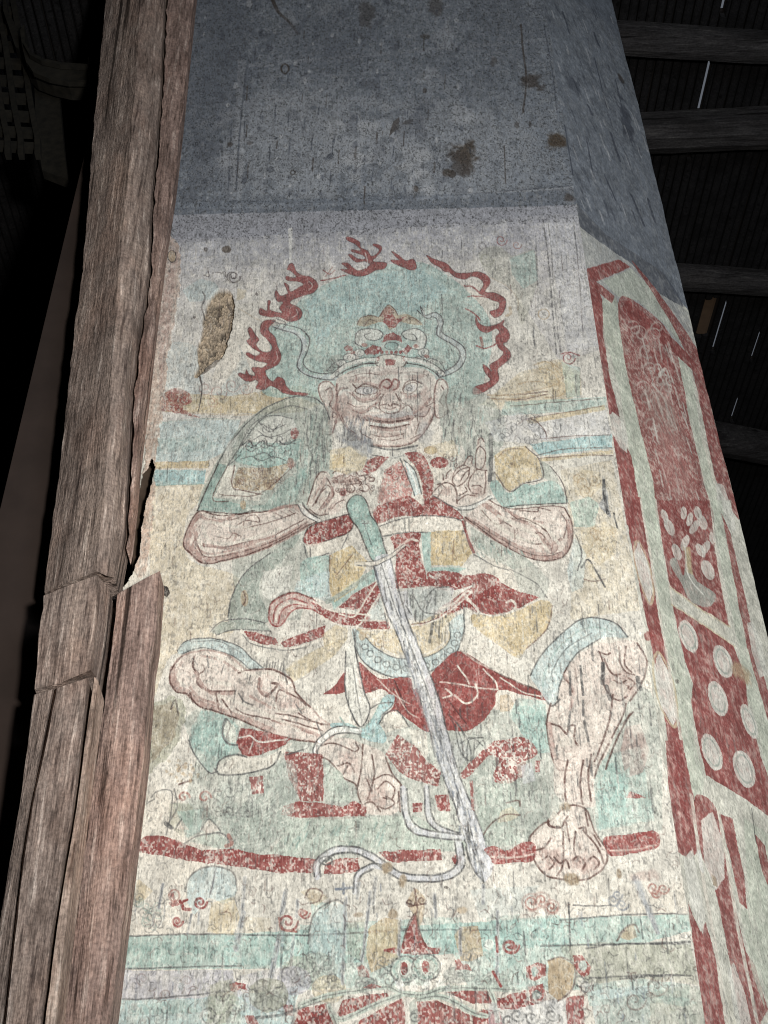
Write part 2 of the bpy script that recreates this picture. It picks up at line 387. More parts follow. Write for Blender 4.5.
E('teal', 392, 268, 32, 19, a=.9); EO('greyink', 1.1, 392, 268, 32, 19, a=.6)
E('red', 185, 280, 22, 14, a=.9, flake=.4); F('red', "258,290 300,262 340,272 348,292 300,312 268,312", a=.9, flake=.4); F('red', "440,292 470,260 492,280 462,312", a=.85, flake=.4)
for x in range(325, 455, 22): E('red', x, 298+4*math.cos(x), 8, 9, a=.85)
F('pink' if 'pink' in PIG else 'pinkred', "175,300 230,300 240,330 180,335", a=.35)
E('teal', 290, 318, 22, 14, a=.7); E('teal', 490, 315, 22, 14, a=.7)
for x, y, rx, ry in ((190, 322, 30, 18), (238, 300, 24, 18), (225, 345, 26, 10), (545, 300, 26, 20), (520, 335, 30, 14), (585, 345, 24, 16), (150, 350, 24, 14)):
    E('pale', x, y, rx, ry, a=.75); EO('greyink', 1.0, x, y, rx, ry, a=.55); SP('greyink', 1.1, x, y, ry*.8, turns=1.3, a=.6)
for x, y, rx, ry in ((262, 262, 14, 10), (510, 270, 14, 10), (205, 300, 12, 10), (560, 318, 12, 9), (300, 275, 12, 9)):
    E('rust', x, y, rx, ry, a=.75, flake=.3)
for x, y in ((330, 280), (350, 268), (430, 275), (448, 285)): E('white', x, y, 8, 7, a=.7)
E('sage', 120, 330, 30, 18, a=.7); E('sage', 615, 345, 26, 20, a=.7); S('greyink', 1.1, '80,390 120,345 180,330', a=.5); S('greyink', 1.1, '650,390 620,345 570,325', a=.5)
F('cream', "313,350 330,318 390,308 452,322 462,350 432,374 385,380 338,372", a=.9); S('brown', 1.2, "313,350 330,318 390,308 452,322 462,350 432,374 385,380 338,372", closed=True, a=.6)
F('red', "358,335 385,330 412,337 405,362 365,362", a=.95); E('red', 325, 330, 9, 12, a=.8); E('red', 455, 330, 9, 12, a=.8)
S('pale', 4, "105,415 170,365 245,338 318,332", a=.8); S('pale', 4, "458,332 530,345 595,372 640,405", a=.8)
S('ink', 1.3, "112,425 172,385 250,356 325,350", a=.65, w2=2.2); S('ink', 1.0, "105,400 170,352 250,325 320,322", a=.5); S('ink', 1.3, "460,350 530,362 585,385 620,415", a=.65); S('ink', 1.0, "455,322 540,332 600,360 645,395", a=.5)
SP('greyink', 1.3, 135, 400, 22, turns=1.2, a=.7); SP('greyink', 1.3, 625, 395, 22, turns=1.2, a=.6); SP('pale', 2, 150, 410, 16, turns=1, a=.7)

# ---- face
face = "125,440 170,400 240,372 330,366 450,372 540,375 590,405 612,450 607,520 592,590 570,640 530,700 470,738 380,748 300,738 220,700 160,640 130,560"
F('flesh', face, a=.85, id=FACE)
for t in ("40,470 62,440 102,445 132,500 122,560 132,600 105,684 80,692 63,672 95,622 83,570 58,530", "608,440 640,430 662,470 652,530 662,580 630,612 603,600 596,520"):
    F('flesh', t, a=.85, id=FACE); S('fleshd', 1.8, t, closed=True, a=.9); S('brown', 1.0, t, closed=True, a=.45)
S('brown', 1.4, "75,480 100,470 110,510 95,545 110,570", a=.6); S('brown', 1.2, "630,460 645,490 625,530 640,560", a=.6); EO('brown', 1, 115, 597, 10, 12, a=.7); E('fleshd', 98, 500, 16, 30, a=.5)
S('fleshd', 3, "130,450 132,560 165,640 225,705 300,740 385,750 470,738 530,698 570,640 595,590", a=.55); S('brown', 1.2, "128,450 130,560 162,642 222,705 300,742 385,752 470,740 532,700 574,640 600,585", a=.6)
soft('fleshd', 160, 560, 60, 90, a=.5); soft('grey', 200, 690, 80, 70, a=.55); soft('greyink', 190, 695, 50, 50, a=.5); soft('fleshd', 560, 500, 45, 60, a=.45); soft('fleshd', 370, 470, 70, 40, a=.5)
soft('grey', 400, 600, 190, 22, a=.5, n=.3); soft('fleshd', 400, 640, 130, 30, a=.35, n=.3); soft('grey', 560, 690, 50, 60, a=.4)
S('grey', 6, "285,720 290,770", a=.6)
# eyes, brows
E('lgrey', 270, 482, 48, 18, a=.55); EO('brown', 1.1, 270, 482, 54, 21, a=.6); EO('greyink', 1.0, 276, 482, 20, 15, a=.5); E('greyink', 276, 482, 8, 7, a=.5); S('greyink', 1.0, '225,478 250,470 300,470 320,480', a=.4)
S('brown', 1.8, "205,452 225,470 260,450 310,462 335,482", a=.65); S('fleshd', 3, "195,440 250,440 320,455", a=.5); S('fleshd', 3, "195,490 240,525 300,522 335,490", a=.8); S('brown', 1.1, "195,495 240,535 305,530 340,495", a=.55)
E('lgrey', 480, 470, 30, 18, a=.5); EO('brown', 1.1, 482, 472, 38, 24, rot=-30, a=.55); EO('greyink', 1.0, 475, 470, 14, 14, a=.5); E('greyink', 474, 470, 6, 6, a=.5)
S('brown', 1.8, "445,478 458,448 495,432 535,450", a=.6); S('fleshd', 3, "440,495 480,512 530,500", a=.6)
S('fleshd', 2.2, "130,490 155,470 185,485 200,500", a=.8); S('pale', 2.4, "140,500 165,478 190,485", a=.7); S('brown', 1.2, "130,520 140,480 180,470", a=.5)
for t in ("335,470 345,440 372,428 392,450 375,470 352,462", "392,450 405,428 425,440 420,470 402,478"):
    S('red', 2.2, t, a=.65); S('brown', 1.2, t, a=.5)
for x, y, rx, ry, q in ((250, 425, 70, 14, .45), (500, 415, 60, 14, .4), (265, 520, 60, 14, .5), (490, 515, 50, 14, .5), (230, 590, 50, 30, .4), (540, 580, 40, 40, .4), (385, 395, 120, 14, .3), (385, 695, 90, 14, .35), (370, 530, 20, 40, .3)): soft('fleshd', x, y, rx, ry, a=q, n=.35)
for t in ('200,415 260,400 330,405', '430,400 500,395 560,410', '180,540 220,560 260,556', '560,560 590,540', '250,690 300,715', '480,715 530,690', '150,600 175,650 220,690', '590,620 560,670', '340,510 325,540 300,550', '425,505 440,540 460,548', '320,605 330,640', '460,605 465,640'): S('brown', 1.0, t, a=.5)
# nose
F('flesh', "365,490 335,548 345,580 385,592 425,580 432,545 405,495", a=.8)
S('brown', 1.4, "352,500 332,550 345,582 385,592 425,582 434,546 412,500", a=.6); S('brown', 1.6, "340,552 370,548 385,556 400,546 428,552", a=.6); S('pale', 2, "345,575 385,586 422,572", a=.7); S('brown', 1.3, "355,565 385,572 410,562", a=.5)
F('pale', "278,582 292,558 330,572 335,588", a=.8); F('pale', "440,570 470,552 492,575 450,582", a=.8); S('brown', 1.1, "278,582 292,557 330,571", a=.5); S('brown', 1.1, "440,572 470,552 492,575", a=.5)
S('fleshd', 2, "200,570 250,585 320,540 325,500", a=.6); S('brown', 1, "200,575 250,590 300,570", a=.45); S('fleshd', 2.4, "500,590 545,560 580,520", a=.7); S('brown', 1.1, "500,600 550,605 580,560", a=.5)
# mouth and chin
S('fleshd', 7, "270,612 340,628 400,630 480,612", a=.65); S('brown', 2.2, "285,618 340,630 400,632 478,616", a=.7); S('pale', 3.2, "292,640 380,648 465,636", a=.85); S('brown', 1.8, "285,650 380,662 475,645", a=.65); S('fleshd', 3, "300,660 390,672 460,660", a=.5)
S('brown', 1.2, "275,625 262,612", a=.6); S('brown', 1.2, "490,620 505,605", a=.6)
for t in ("300,692 340,705 400,700 450,690", "330,715 400,720 440,710", "230,600 250,640 240,680", "515,610 520,650 505,690", "180,400 220,385", "285,385 290,440", "215,400 225,430"):
    S('brown', 1.1, t, a=.45)
F('pale', "425,372 425,415 550,405 548,372 480,370", a=.35)
for t in ("425,370 425,440", "515,395 518,600", "165,640 168,700", "245,660 250,720"): S('greyink', 1.2, t, a=.5)
for i in range(60):
    x = 150+rng.rand()*430; y = 390+rng.rand()*300; S(['pale', 'brown', 'greyink', 'fleshd', 'pale'][i % 5], .9, [(x, y), (x+rng.randn()*3, y+12+26*rng.rand())], a=.4)
for i in range(70):
    x = 140+rng.rand()*160; y = 600+rng.rand()*150; S(['greyink', 'slate', 'pale'][i % 3], 1.0, [(x, y), (x-2, y+14+18*rng.rand())], a=.4)
# neck and collar
F('pale', "285,745 390,765 515,745 505,792 400,802 300,795", a=.7); S('greyink', 2, "285,745 390,766 515,745", a=.6); S('greyink', 1.3, "300,790 400,805 510,770", a=.6); S('greyink', 1.2, "395,750 395,795", a=.6)

# ---- body silhouette as one painted figure
K(0, 0, 1)
R("190,520 215,465 242,425 272,400 320,396 338,440 400,452 440,440 452,398 492,400 545,440 568,500 572,550 556,606 622,622 656,690 640,742 604,800 604,870 562,882 530,850 545,780 500,742 470,790 300,816 288,762 238,752 188,742 168,690 178,655 205,640 232,622 228,598 262,562 190,560", BODY)
# re-assert what sits over it later
F('ggrey', "186,718 240,700 320,742 420,700 540,716 560,700 650,690 662,800 650,842 560,852 400,852 300,862 186,832 196,760", a=.75, wear=.4)
F('sage', "440,770 540,750 560,842 480,842", a=.5, wear=.5); F('teal', "515,706 546,704 550,752 536,752 520,730", a=.65, wear=.3); F('teal', "590,760 640,745 655,820 600,830", a=.5, wear=.4)
F('sage', "232,560 262,520 300,500 320,560 300,620 236,620", a=.5, wear=.4)
K(160, 740, 4.8)
F('sage', "280,290 420,300 520,160 570,110 640,120 662,200 622,360 522,510 400,566 330,480", a=.75, wear=.35); F('sage', "60,300 180,310 290,380 210,440 135,472 100,400", a=.65, wear=.4)
for i in range(13): S('greyink', 1.0, [(310+i*6, 320+i*17), (400, 335+i*17), (500, 300+i*18), (590-i*6, 230+i*19)], a=.32)
K(0, 0, 1)
# grey-green cloak behind the shoulders
F('sage', "198,505 215,465 242,425 275,402 320,398 330,440 334,480 330,500 300,512 262,508 220,512", a=.75, wear=.3)
F('sage', "440,395 470,385 500,410 505,440 485,470 480,500 465,500 465,450 445,440", a=.65, wear=.4)
F('sage', "310,410 330,405 332,445 325,490 310,470", a=.6, wear=.4)
for i in range(46):
    x = 305+rng.rand()*28; y = 400+rng.rand()*80; S('greyink', 1.0, [(x, y), (x-1, y+6+8*rng.rand())], a=.35)
for i in range(60):
    x = 442+rng.rand()*45; y = 392+rng.rand()*70; S('greyink' if i % 3 else 'teal', 1.1, [(x, y), (x-1, y+6+9*rng.rand())], a=.4)
K(150, 390, 3.84)
pl = "180,460 225,360 262,290 300,215 370,130 440,70 540,28 625,28 665,60 695,150 695,300 625,420 560,440 480,460 340,472"
R(pl, PAULL); S('greyink', 1.3, "262,280 300,215 370,130 440,70 540,28 625,28 668,60 690,110", a=.7); S('greyink', 1.2, "330,250 380,150 440,100 530,60 600,70", a=.5)
F('ggrey', "330,260 400,140 470,95 550,110 582,200 575,300 480,405 430,432 245,415 300,290", a=.7)
F('pale', "325,260 420,130 480,95 550,108 565,150 520,205 400,205 350,230", a=.7); F('pale', "300,200 340,170 300,270 270,280", a=.7)
F('teal', "338,232 380,202 500,205 580,190 562,270 470,296 380,286 328,270", a=.85); S('deep', 1.2, "338,232 380,202 500,205 580,190 562,270 470,296 380,286 328,270", closed=True, a=.6)
F('cream', "245,412 300,290 330,292 320,370 430,380 420,425", a=.8); F('tan', "312,372 340,296 440,300 540,280 470,382 380,385", a=.8, flake=.35)
F('deep', "182,460 222,368 262,285 298,288 240,412 300,426 345,440 342,472", a=.85, wear=.15); F('deep', "342,440 440,440 520,345 580,300 610,330 560,420 480,462 342,472", a=.55, wear=.4)
S('ink', 1.3, "182,462 222,368 262,285", a=.6); S('ink', 1.3, "182,462 260,470 345,473 400,462", a=.6); S('brown', 1.1, "300,286 240,414 300,428", a=.6); S('brown', 1.1, "268,400 320,405 425,395 560,285", a=.5); S('brown', 1.3, "325,290 315,370 360,385 430,400", a=.6)
S('greyink', 1.4, "345,220 380,195 400,215 430,195 460,215 490,195 520,210 560,190", a=.7); SP('greyink', 1.3, 385, 215, 24, turns=1.4, a=.7); SP('greyink', 1.3, 440, 205, 20, turns=1.4, a=.7); SP('greyink', 1.3, 500, 190, 22, turns=1.4, a=.6)
S('greyink', 1.3, "345,250 300,290 345,220 420,120 480,96 545,108", a=.5); S('greyink', 1.2, "420,125 460,160 500,130", a=.5); S('greyink', 1.2, "470,260 440,240 400,255 420,275", a=.5)
E('red', 555, 165, 16, 22, a=.75, flake=.5); E('rust', 540, 280, 14, 22, a=.6, flake=.4); E('tan', 358, 440, 12, 18, a=.8)
for i in range(40):
    x = 330+rng.rand()*180; y = 300+rng.rand()*75; SP('brown', 1.0, x, y, 8+rng.rand()*8, turns=1.2, a=.4, ph=rng.rand()*6)
for i in range(60):
    x = 560+rng.rand()*120; y = 60+rng.rand()*340; S('deep' if i % 2 else 'greyink', 1.1, [(x, y), (x-4, y+25+30*rng.rand())], a=.35)
S('teal', 4, "600,230 590,330 540,400", a=.5)
for t in ("345,240 370,215 410,225 440,205 480,220 520,200 560,205", "350,265 390,255 430,270 470,255 520,270", "430,130 470,150 520,130", "420,160 450,180 500,170 540,150", "400,190 430,175 470,185"): S('greyink', 1.1, t, a=.6)
for i in range(22):
    SP('greyink' if i % 2 else 'white', 1.1, 350+rng.rand()*200, 120+rng.rand()*150, 9+rng.rand()*14, turns=1.3, a=.5, ph=rng.rand()*6)

# ---- left forearm
arm = "188,465 260,480 350,475 470,460 565,438 600,455 640,498 600,522 490,582 400,622 300,650 225,668 185,655 160,630 128,590 150,520"
F('flesh', arm, a=.9, id=ARML)
S('fleshd', 5, "188,475 155,525 138,590 165,628 190,652 225,660 300,645 400,618 490,580 600,520", a=.75); S('brown', 1.4, arm, closed=True, a=.7)
S('brown', 1.2, "205,590 215,602 300,600 380,580 470,560 590,495", a=.6); S('fleshd', 3, "210,595 300,606 380,588 480,560", a=.6); S('fleshd', 3, "190,480 230,500 280,500 320,480", a=.6); S('fleshd', 2.5, "160,520 180,560 165,600 200,640", a=.6)
S('brown', 1.2, "330,520 370,500 420,505 405,480 370,490 360,530 400,520 480,500 560,470", a=.55); S('brown', 1.1, "240,490 300,500 360,480", a=.4); S('fleshd', 2, "300,545 330,550 320,580", a=.4)
for i in range(5): S('brown', 1.0, [(480+i*25, 470-i*6), (520+i*18, 490-i*8)], a=.35)
S('fleshd', 3.5, "460,465 520,445 570,450 600,480", a=.6)
S('white', 4, "575,440 600,475 645,500", a=.9); S('greyink', 1.1, "568,440 592,478 640,506", a=.7); S('greyink', 1.1, "586,432 610,468 652,492", a=.7)
for t in ("200,520 230,580 300,588 400,565 500,530", "215,500 300,520 400,530", "190,560 200,610 240,630 320,620"): S('cream', 3, t, a=.55)
for t in ("178,520 150,575 165,615 215,645 300,630 400,602 500,562 600,505", "170,545 180,600 220,628 300,618 400,592"): S('fleshd', 2.2, t, a=.6)
S('brown', 1.1, "185,600 200,632 240,642 320,628 420,600 520,558 605,505", a=.55); S('brown', 1.0, "250,560 300,570 320,548 350,560", a=.4)
# left hand, loosely curled before the chest
K(300, 440, 6.4)
hand = "45,410 70,330 100,250 130,205 175,200 200,240 225,215 300,205 370,200 430,205 480,245 450,275 440,320 380,330 310,345 285,400 240,460 180,475 120,470 60,440"
F('flesh', hand, a=.8, id=HANDL); soft('fleshd', 130, 260, 50, 60, a=.6)
for t in ("45,410 70,330 100,250 130,205 165,205", "60,440 110,475 180,470", "100,400 150,300 185,290 210,340 180,400 160,450", "80,420 130,340 160,310", "120,440 170,380 190,330", "170,240 190,270 215,330 210,370", "200,440 240,400 280,380", "225,240 260,225 290,240 275,265 235,265 225,240", "300,240 330,225 340,250", "370,240 400,225 420,245 400,270 370,255", "440,235 475,240 470,260 445,260", "310,280 300,320 330,335 350,310 335,285", "380,290 400,275 430,285 440,310 420,325 390,320", "280,260 300,280 360,275", "360,200 380,225 430,220", "210,210 230,195 260,200"):
    S('brown', 1.3, t, a=.65)
for t in ("70,400 110,320 140,300", "150,430 200,350 210,300"): S('fleshd', 2.6, t, a=.6)
E('red', 275, 330, 22, 28, a=.7, flake=.5)
soft('fleshd', 300, 250, 120, 50, a=.5); soft('fleshd', 180, 400, 60, 70, a=.45)
for i in range(46):
    x = 215+rng.rand()*260; y = 195+rng.rand()*150; SP('brown' if i % 3 else 'white', 1.1, x, y, 10+rng.rand()*14, turns=1.2, a=.55, ph=rng.rand()*6)
for t in ("60,430 90,340 120,270 150,230", "110,440 160,360 190,320", "140,455 200,400 230,350", "90,300 110,250 140,220"): S('cream', 2.6, t, a=.5)

# ---- chest, collar, belt
K(300, 440, 3.84)
F('straw', "115,38 200,20 258,60 240,112 180,132 112,112", a=.75); F('ochre', "120,60 170,50 180,100 125,110", a=.6); F('grey', "160,0 270,0 280,70 240,60 200,30", a=.55, wear=.4)
F('red', "238,116 258,75 300,60 342,64 302,110 260,132", a=.85, flake=.55); F('red', "402,50 460,45 492,90 512,150 508,232 478,242 468,170 448,110 420,76", a=.9, flake=.45)
F('pale', "345,62 405,55 425,85 380,75 335,110 300,150 295,110", a=.7)
F('pinkred', "325,112 380,80 412,110 432,180 422,252 300,242 308,180", a=.8, flake=.6); F('fleshd', "300,180 330,130 320,240 295,240", a=.5)
for c in ((345, 120, 16), (385, 110, 16), (365, 140, 14), (400, 140, 14)): SP('red', 1.4, *c, turns=1.3, a=.8)
F('sky', "400,76 442,120 467,200 440,212 418,150", a=.85); S('greyink', 1.3, "400,76 442,120 467,205", a=.6); S('greyink', 1.2, "385,70 418,150 440,212", a=.6); S('white', 2, "410,90 440,150 452,200", a=.7)
E('red', 535, 86, 36, 21, a=.9, flake=.35); E('ochre', 502, 38, 24, 14, a=.85); EO('tan', 1.2, 502, 38, 24, 14, a=.8); F('straw', "505,20 590,0 610,60 560,70 530,55", a=.5)
for c in ((560, 60, 14), (585, 70, 14), (600, 95, 12), (490, 60, 10)): SP('brown', 1.1, *c, turns=1.3, a=.6)
F('red', "282,266 340,236 420,215 470,245 512,214 562,240 618,282 612,302 450,291 380,291 300,317", a=.93, flake=.4)
for c in ((440, 245, 14), (395, 262, 14), (540, 250, 12)): SP('white', 1.4, *c, turns=1.2, a=.6)
F('cream', "310,330 400,300 500,290 602,302 632,322 632,347 500,352 400,352 318,366", a=.92); S('greyink', 1.3, "308,328 400,298 500,289 602,301 632,320", a=.6); S('greyink', 1.3, "318,368 400,354 500,353 632,348", a=.6); S('greyink', 1.1, "402,300 404,352", a=.6); S('greyink', 1.1, "418,298 420,350", a=.5)
sl = "14,372 40,330 120,300 190,284 207,312 187,352 110,382 50,407 18,396"
F('red', sl, a=.95, flake=.5, id=SASH); S('ink', 1.2, sl, closed=True, a=.5)
F('cream', "18,402 110,386 187,358 207,396 110,432 40,457", a=.9); S('greyink', 1.2, "15,400 35,455 110,433", a=.6); S('greyink', 1.1, "185,360 160,415", a=.6); S('greyink', 1.1, "40,410 40,455", a=.5)
# waist panels
F('teal', "0,470 30,450 112,440 112,600 40,605 0,570", a=.75); F('sky', "20,520 110,500 110,590 40,590", a=.5, wear=.5)
F('ochre', "113,440 200,402 262,470 232,532 120,602 110,522", a=.88, flake=.2); S('brown', 1.1, "113,440 108,600", a=.5); S('brown', 1.1, "130,530 200,440", a=.4)
F('teal', "118,612 200,540 290,490 302,532 200,592 128,652", a=.85); F('red', "148,642 200,592 290,545 312,592 292,632 200,652", a=.9, flake=.5)
F('red', "352,366 460,354 456,400 472,470 482,552 400,552 368,540 368,450 358,400", a=.95, flake=.45, id=SASH); S('cream', 2.4, "370,420 420,380 450,385", a=.7)
F('teal', "464,355 502,350 502,488 642,490 600,512 480,500", a=.85); F('deep', "562,462 616,462 614,510 566,512", a=.35)
F('ochre', "502,350 622,345 662,432 622,482 502,480", a=.88, flake=.15); S('tan', 1.4, "585,420 592,440", a=.8); S('brown', 2, "632,300 640,370 665,430", a=.6); S('red', 2.2, "625,310 650,390 668,430", a=.6)
F('lgrey', "400,570 520,570 520,690 400,690", a=.5); F('sage', "420,590 500,590 500,680 420,680", a=.5)
F('red', "488,508 580,504 642,520 702,510 768,540 768,642 702,652 642,642 600,662 530,692 518,660 600,602 652,560 600,576 520,570", a=.85, flake=.5)
S('pale', 2.2, "500,520 590,580 660,560", a=.7)

# ---- right hand and forearm
K(420, 430, 7.68)
handr = "90,490 140,420 200,350 260,310 330,250 365,205 400,205 410,260 440,200 432,120 440,70 480,60 495,110 505,200 510,300 520,400 510,500 420,570 320,600 220,570 130,520"
F('flesh', handr, a=.85, id=HANDR); soft('fleshd', 200, 470, 50, 50, a=.5); soft('fleshd', 430, 480, 60, 50, a=.5)
for t in ("430,290 425,220 440,150 465,130 500,170 500,240 480,290 450,300 430,290", "445,110 450,75 475,65 490,90", "430,300 510,310", "370,430 375,390 410,330 430,310", "370,430 400,480 450,490", "400,430 450,420 480,440", "500,320 505,400 495,480", "250,380 270,310 330,270 380,290", "270,430 250,380 300,310 360,290", "310,390 345,330 375,310", "380,300 370,360 330,410 290,430", "150,420 200,400 250,420 280,470 285,560", "90,490 130,440 160,420", "130,520 170,460", "200,370 210,330 240,300", "180,380 175,340", "340,260 365,210 400,205 395,260", "300,500 360,470 350,440", "290,540 350,500 420,500", "130,420 160,410 190,440"):
    S('brown', 1.3, t, a=.6)
S('white', 4.5, "300,600 380,590 460,560 550,515", a=.9); S('greyink', 1.2, "290,612 390,605 470,575 555,525", a=.7); S('greyink', 1.1, "295,588 380,577 450,550 540,505", a=.6); S('greyink', 1.4, "100,500 200,560 300,605", a=.6)
K(430, 390, 3.657)
F('ochre', "235,240 280,212 350,205 400,255 412,320 335,340 290,372 240,322", a=.8, flake=.2, id=PAULR); F('teal', "218,350 245,330 288,376 335,345 385,345 440,330 470,345 494,385 500,412 400,416 320,425 268,426", a=.85, id=PAULR)
F('sage', "400,255 440,275 490,370 470,345 412,320", a=.6, id=PAULR)
S('ink', 1.3, "235,300 290,370 340,342 412,322 400,255 350,208", a=.5); S('ink', 1.1, "440,280 480,330 498,385 500,410", a=.6); S('ink', 1.2, "268,427 400,416 500,412", a=.5); S('greyink', 4, "222,165 222,280 218,330", a=.55)
S('brown', 1.0, "245,250 280,220 340,215", a=.4); E('tan', 298, 275, 6, 10, a=.8)
F('lgrey', "200,120 330,80 400,130 430,180 380,200 300,190 240,190", a=.5, wear=.4)
for i in range(16): SP('greyink', 1.1, 240+rng.rand()*170, 100+rng.rand()*90, 14+rng.rand()*12, turns=1.3, a=.45, ph=rng.rand()*6)
armr = "150,440 215,402 270,428 330,432 440,422 492,430 516,480 521,540 492,602 430,622 350,607 250,552 170,492 128,462"
F('flesh', armr, a=.92, id=ARMR)
S('fleshd', 4.5, "135,468 175,498 255,552 350,600 430,615 488,596 512,540 506,480", a=.75); S('brown', 1.4, "128,462 170,494 250,554 350,609 430,624 494,603 522,540 517,480 492,430", a=.7); S('brown', 1.3, "215,402 270,428 330,434 440,422 490,430", a=.6)
S('cream', 4, "190,440 250,500 330,540", a=.5); S('fleshd', 5, "200,420 245,450 265,480", a=.7); S('brown', 1.2, "190,440 240,490 270,480 300,500", a=.5); S('brown', 1.2, "270,430 320,470 390,490 430,520", a=.6); S('fleshd', 3, "280,440 340,470 410,485", a=.6)
S('brown', 1.3, "330,440 390,445 400,430 440,440", a=.6); S('brown', 1.4, "330,545 370,560 410,560 420,540 400,520 380,530", a=.65); S('fleshd', 3, "420,545 440,565 480,545", a=.6); SP('brown', 1.4, 440, 575, 26, turns=1.2, a=.6); S('brown', 1.2, "385,465 380,480 410,500", a=.5); S('brown', 1.1, "480,450 500,490 490,540", a=.5); soft('fleshd', 440, 575, 50, 30, a=.5); S('fleshd', 3, "200,500 300,560 380,585", a=.5)
F('sage', "150,500 250,560 350,612 385,642 300,655 170,580 150,540", a=.7, wear=.4); F('ggrey', "300,650 390,640 440,700 420,768 330,740", a=.5)
for i in range(26):
    x = 170+rng.rand()*170; y = 540+rng.rand()*80; S('deep' if i % 2 else 'pale', 1.3, [(x, y), (x+15*rng.rand(), y+18)], a=.45)
S('greyink', 1.2, "160,600 230,640 290,660", a=.5); S('greyink', 1.2, "290,655 380,700 430,760", a=.35)

for t in ("230,480 300,530 380,560", "250,460 330,500 400,540 430,590", "350,470 430,510 470,560"): S('cream', 3.4, t, a=.6)
for t in ("165,475 250,530 350,585 430,602", "300,470 380,500 420,560"): S('fleshd', 2.4, t, a=.55)
S('brown', 1.1, "160,480 250,538 350,592 430,606 480,590", a=.55); S('brown', 1.1, "310,470 350,470 420,510 440,540", a=.5)
# ---- robe at the left and sash knot
K(150, 570, 3.491)
F('sage', "272,165 288,85 340,0 420,-60 500,-120 520,-110 450,-20 392,20 380,80 400,122 412,182 300,182", a=.85, wear=.2); S('greyink', 1.2, "272,165 288,85 340,0 420,-60", a=.6)
F('sage', "212,215 250,182 330,172 402,185 422,212 300,207 232,227", a=.8); S('greyink', 1.2, "212,215 250,180 330,170 402,184", a=.6); S('greyink', 1.2, "232,228 300,208 422,213", a=.5); E('tan', 330, 98, 14, 28, a=.8); S('brown', 1.2, "325,75 335,100 325,122", a=.6)
F('pale', "395,5 500,-20 482,90 422,112 390,82", a=.8); F('sky', "512,40 625,0 628,112 560,92 500,80", a=.7)
for i in range(14):
    x = 490+rng.rand()*120; y = 10+rng.rand()*80; S('teal', 1.2, [(x, y), (x+2, y+18)], a=.5)
F('cream', "232,228 330,212 345,240 380,260 420,280 380,300 250,262", a=.7)
kn = "415,165 428,112 495,80 562,98 605,140 630,170 560,135 500,140 460,190 430,192"
F('pinkred', kn, a=.6, flake=.4); S('red', 1.5, kn, closed=True, a=.8); S('red', 1.3, "430,180 440,130 490,100 550,115", a=.8); S('red', 1.2, "448,185 460,145 500,120 550,125", a=.7); S('cream', 2.2, "438,180 450,138 495,112 545,122", a=.7); S('brown', 1.1, "412,165 425,110 495,77 565,96", a=.6)
F('red', "560,108 622,140 682,150 768,160 768,200 682,192 640,182 592,152", a=.93, flake=.45, id=SASH)
F('red', "328,212 380,220 440,238 452,262 390,260 348,242", a=.93, flake=.4, id=SASH); F('red', "455,252 520,225 612,190 607,232 520,262 468,270", a=.93, flake=.45, id=SASH)
S('cream', 2.2, "320,210 345,245 395,264 455,268", a=.9); S('cream', 2, "468,240 450,255 470,275 520,268 610,238", a=.9); S('greyink', 1, "325,225 350,255 400,270 470,280 530,272", a=.5)
F('straw', "470,350 500,320 600,268 692,238 642,300 520,382 500,390", a=.8); F('ochre', "625,20 740,0 722,60 642,112", a=.75); S('sage', 4, "620,110 700,60 768,10", a=.8)
F('cream', "400,290 500,280 590,260 480,345 420,345", a=.6)
F('ochre', "600,225 650,190 690,200 690,240 610,270", a=.5)
for i in range(8):
    x = 400+i*10; S('greyink', 1.1, [(x, 300+rng.rand()*30), (x-6, 340+rng.rand()*20)], a=.45)

# ---- left leg
leg = "70,380 80,340 112,300 200,280 280,302 340,350 420,345 490,380 512,430 560,478 600,520 650,560 600,610 575,600 520,592 430,572 340,532 270,507 230,492 170,472 130,432 90,422"
F('flesh', leg, a=.9, id=LEGL)
F('sky', "95,280 130,245 220,240 310,268 352,308 402,345 350,347 290,302 192,272 112,292", a=.85); S('greyink', 1.2, "95,282 130,246 220,240 312,268 355,310 405,348", a=.6); S('greyink', 1.1, "112,292 192,272 290,302 350,348", a=.55); S('greyink', 1.1, "150,250 240,250 320,290", a=.35)
S('fleshd', 5, "80,345 76,385 95,415 132,428 172,465 232,487 272,500 340,525 430,562", a=.6); S('fleshd', 1.5, leg, closed=True, a=.6); S('brown', 1.3, "112,300 80,340 68,382 92,424 130,434 170,474 230,494 272,508 340,534 430,574 520,594 575,602", a=.75)
S('brown', 1.7, "155,302 150,340 170,365 165,395 200,420 240,425 298,422", a=.7); S('fleshd', 3, "160,360 180,400 220,430 290,430", a=.55); S('brown', 1.2, "170,365 190,350 185,330", a=.6); S('brown', 1.5, "310,360 340,350 420,347 490,382 512,430 560,480", a=.65)
S('brown', 2.2, "382,380 380,415 405,440 430,420 445,400 425,395", a=.65); S('fleshd', 4, "385,385 385,420 415,440", a=.5); S('brown', 1.4, "440,460 450,420 480,430 520,450 545,475 520,490 470,495 435,480", a=.65); soft('fleshd', 490, 465, 50, 28, a=.45); S('cream', 2, "435,470 450,490 500,494 545,478", a=.6)
for t in ("420,515 500,530 560,550 600,560", "425,525 500,545 570,575", "440,500 520,515 600,540", "300,485 340,505 420,520", "520,500 570,530 620,540", "250,450 285,500", "140,430 150,465", "230,430 240,485"): S('brown', 1.3, t, a=.6)
S('fleshd', 3, "430,525 520,552 590,580", a=.5)
R("300,600 320,550 400,565 490,590 470,610 380,645 330,655", SKIRT)
F('teal', "140,560 180,490 260,505 310,545 300,600 260,663 200,640 150,620", a=.65, wear=.4)
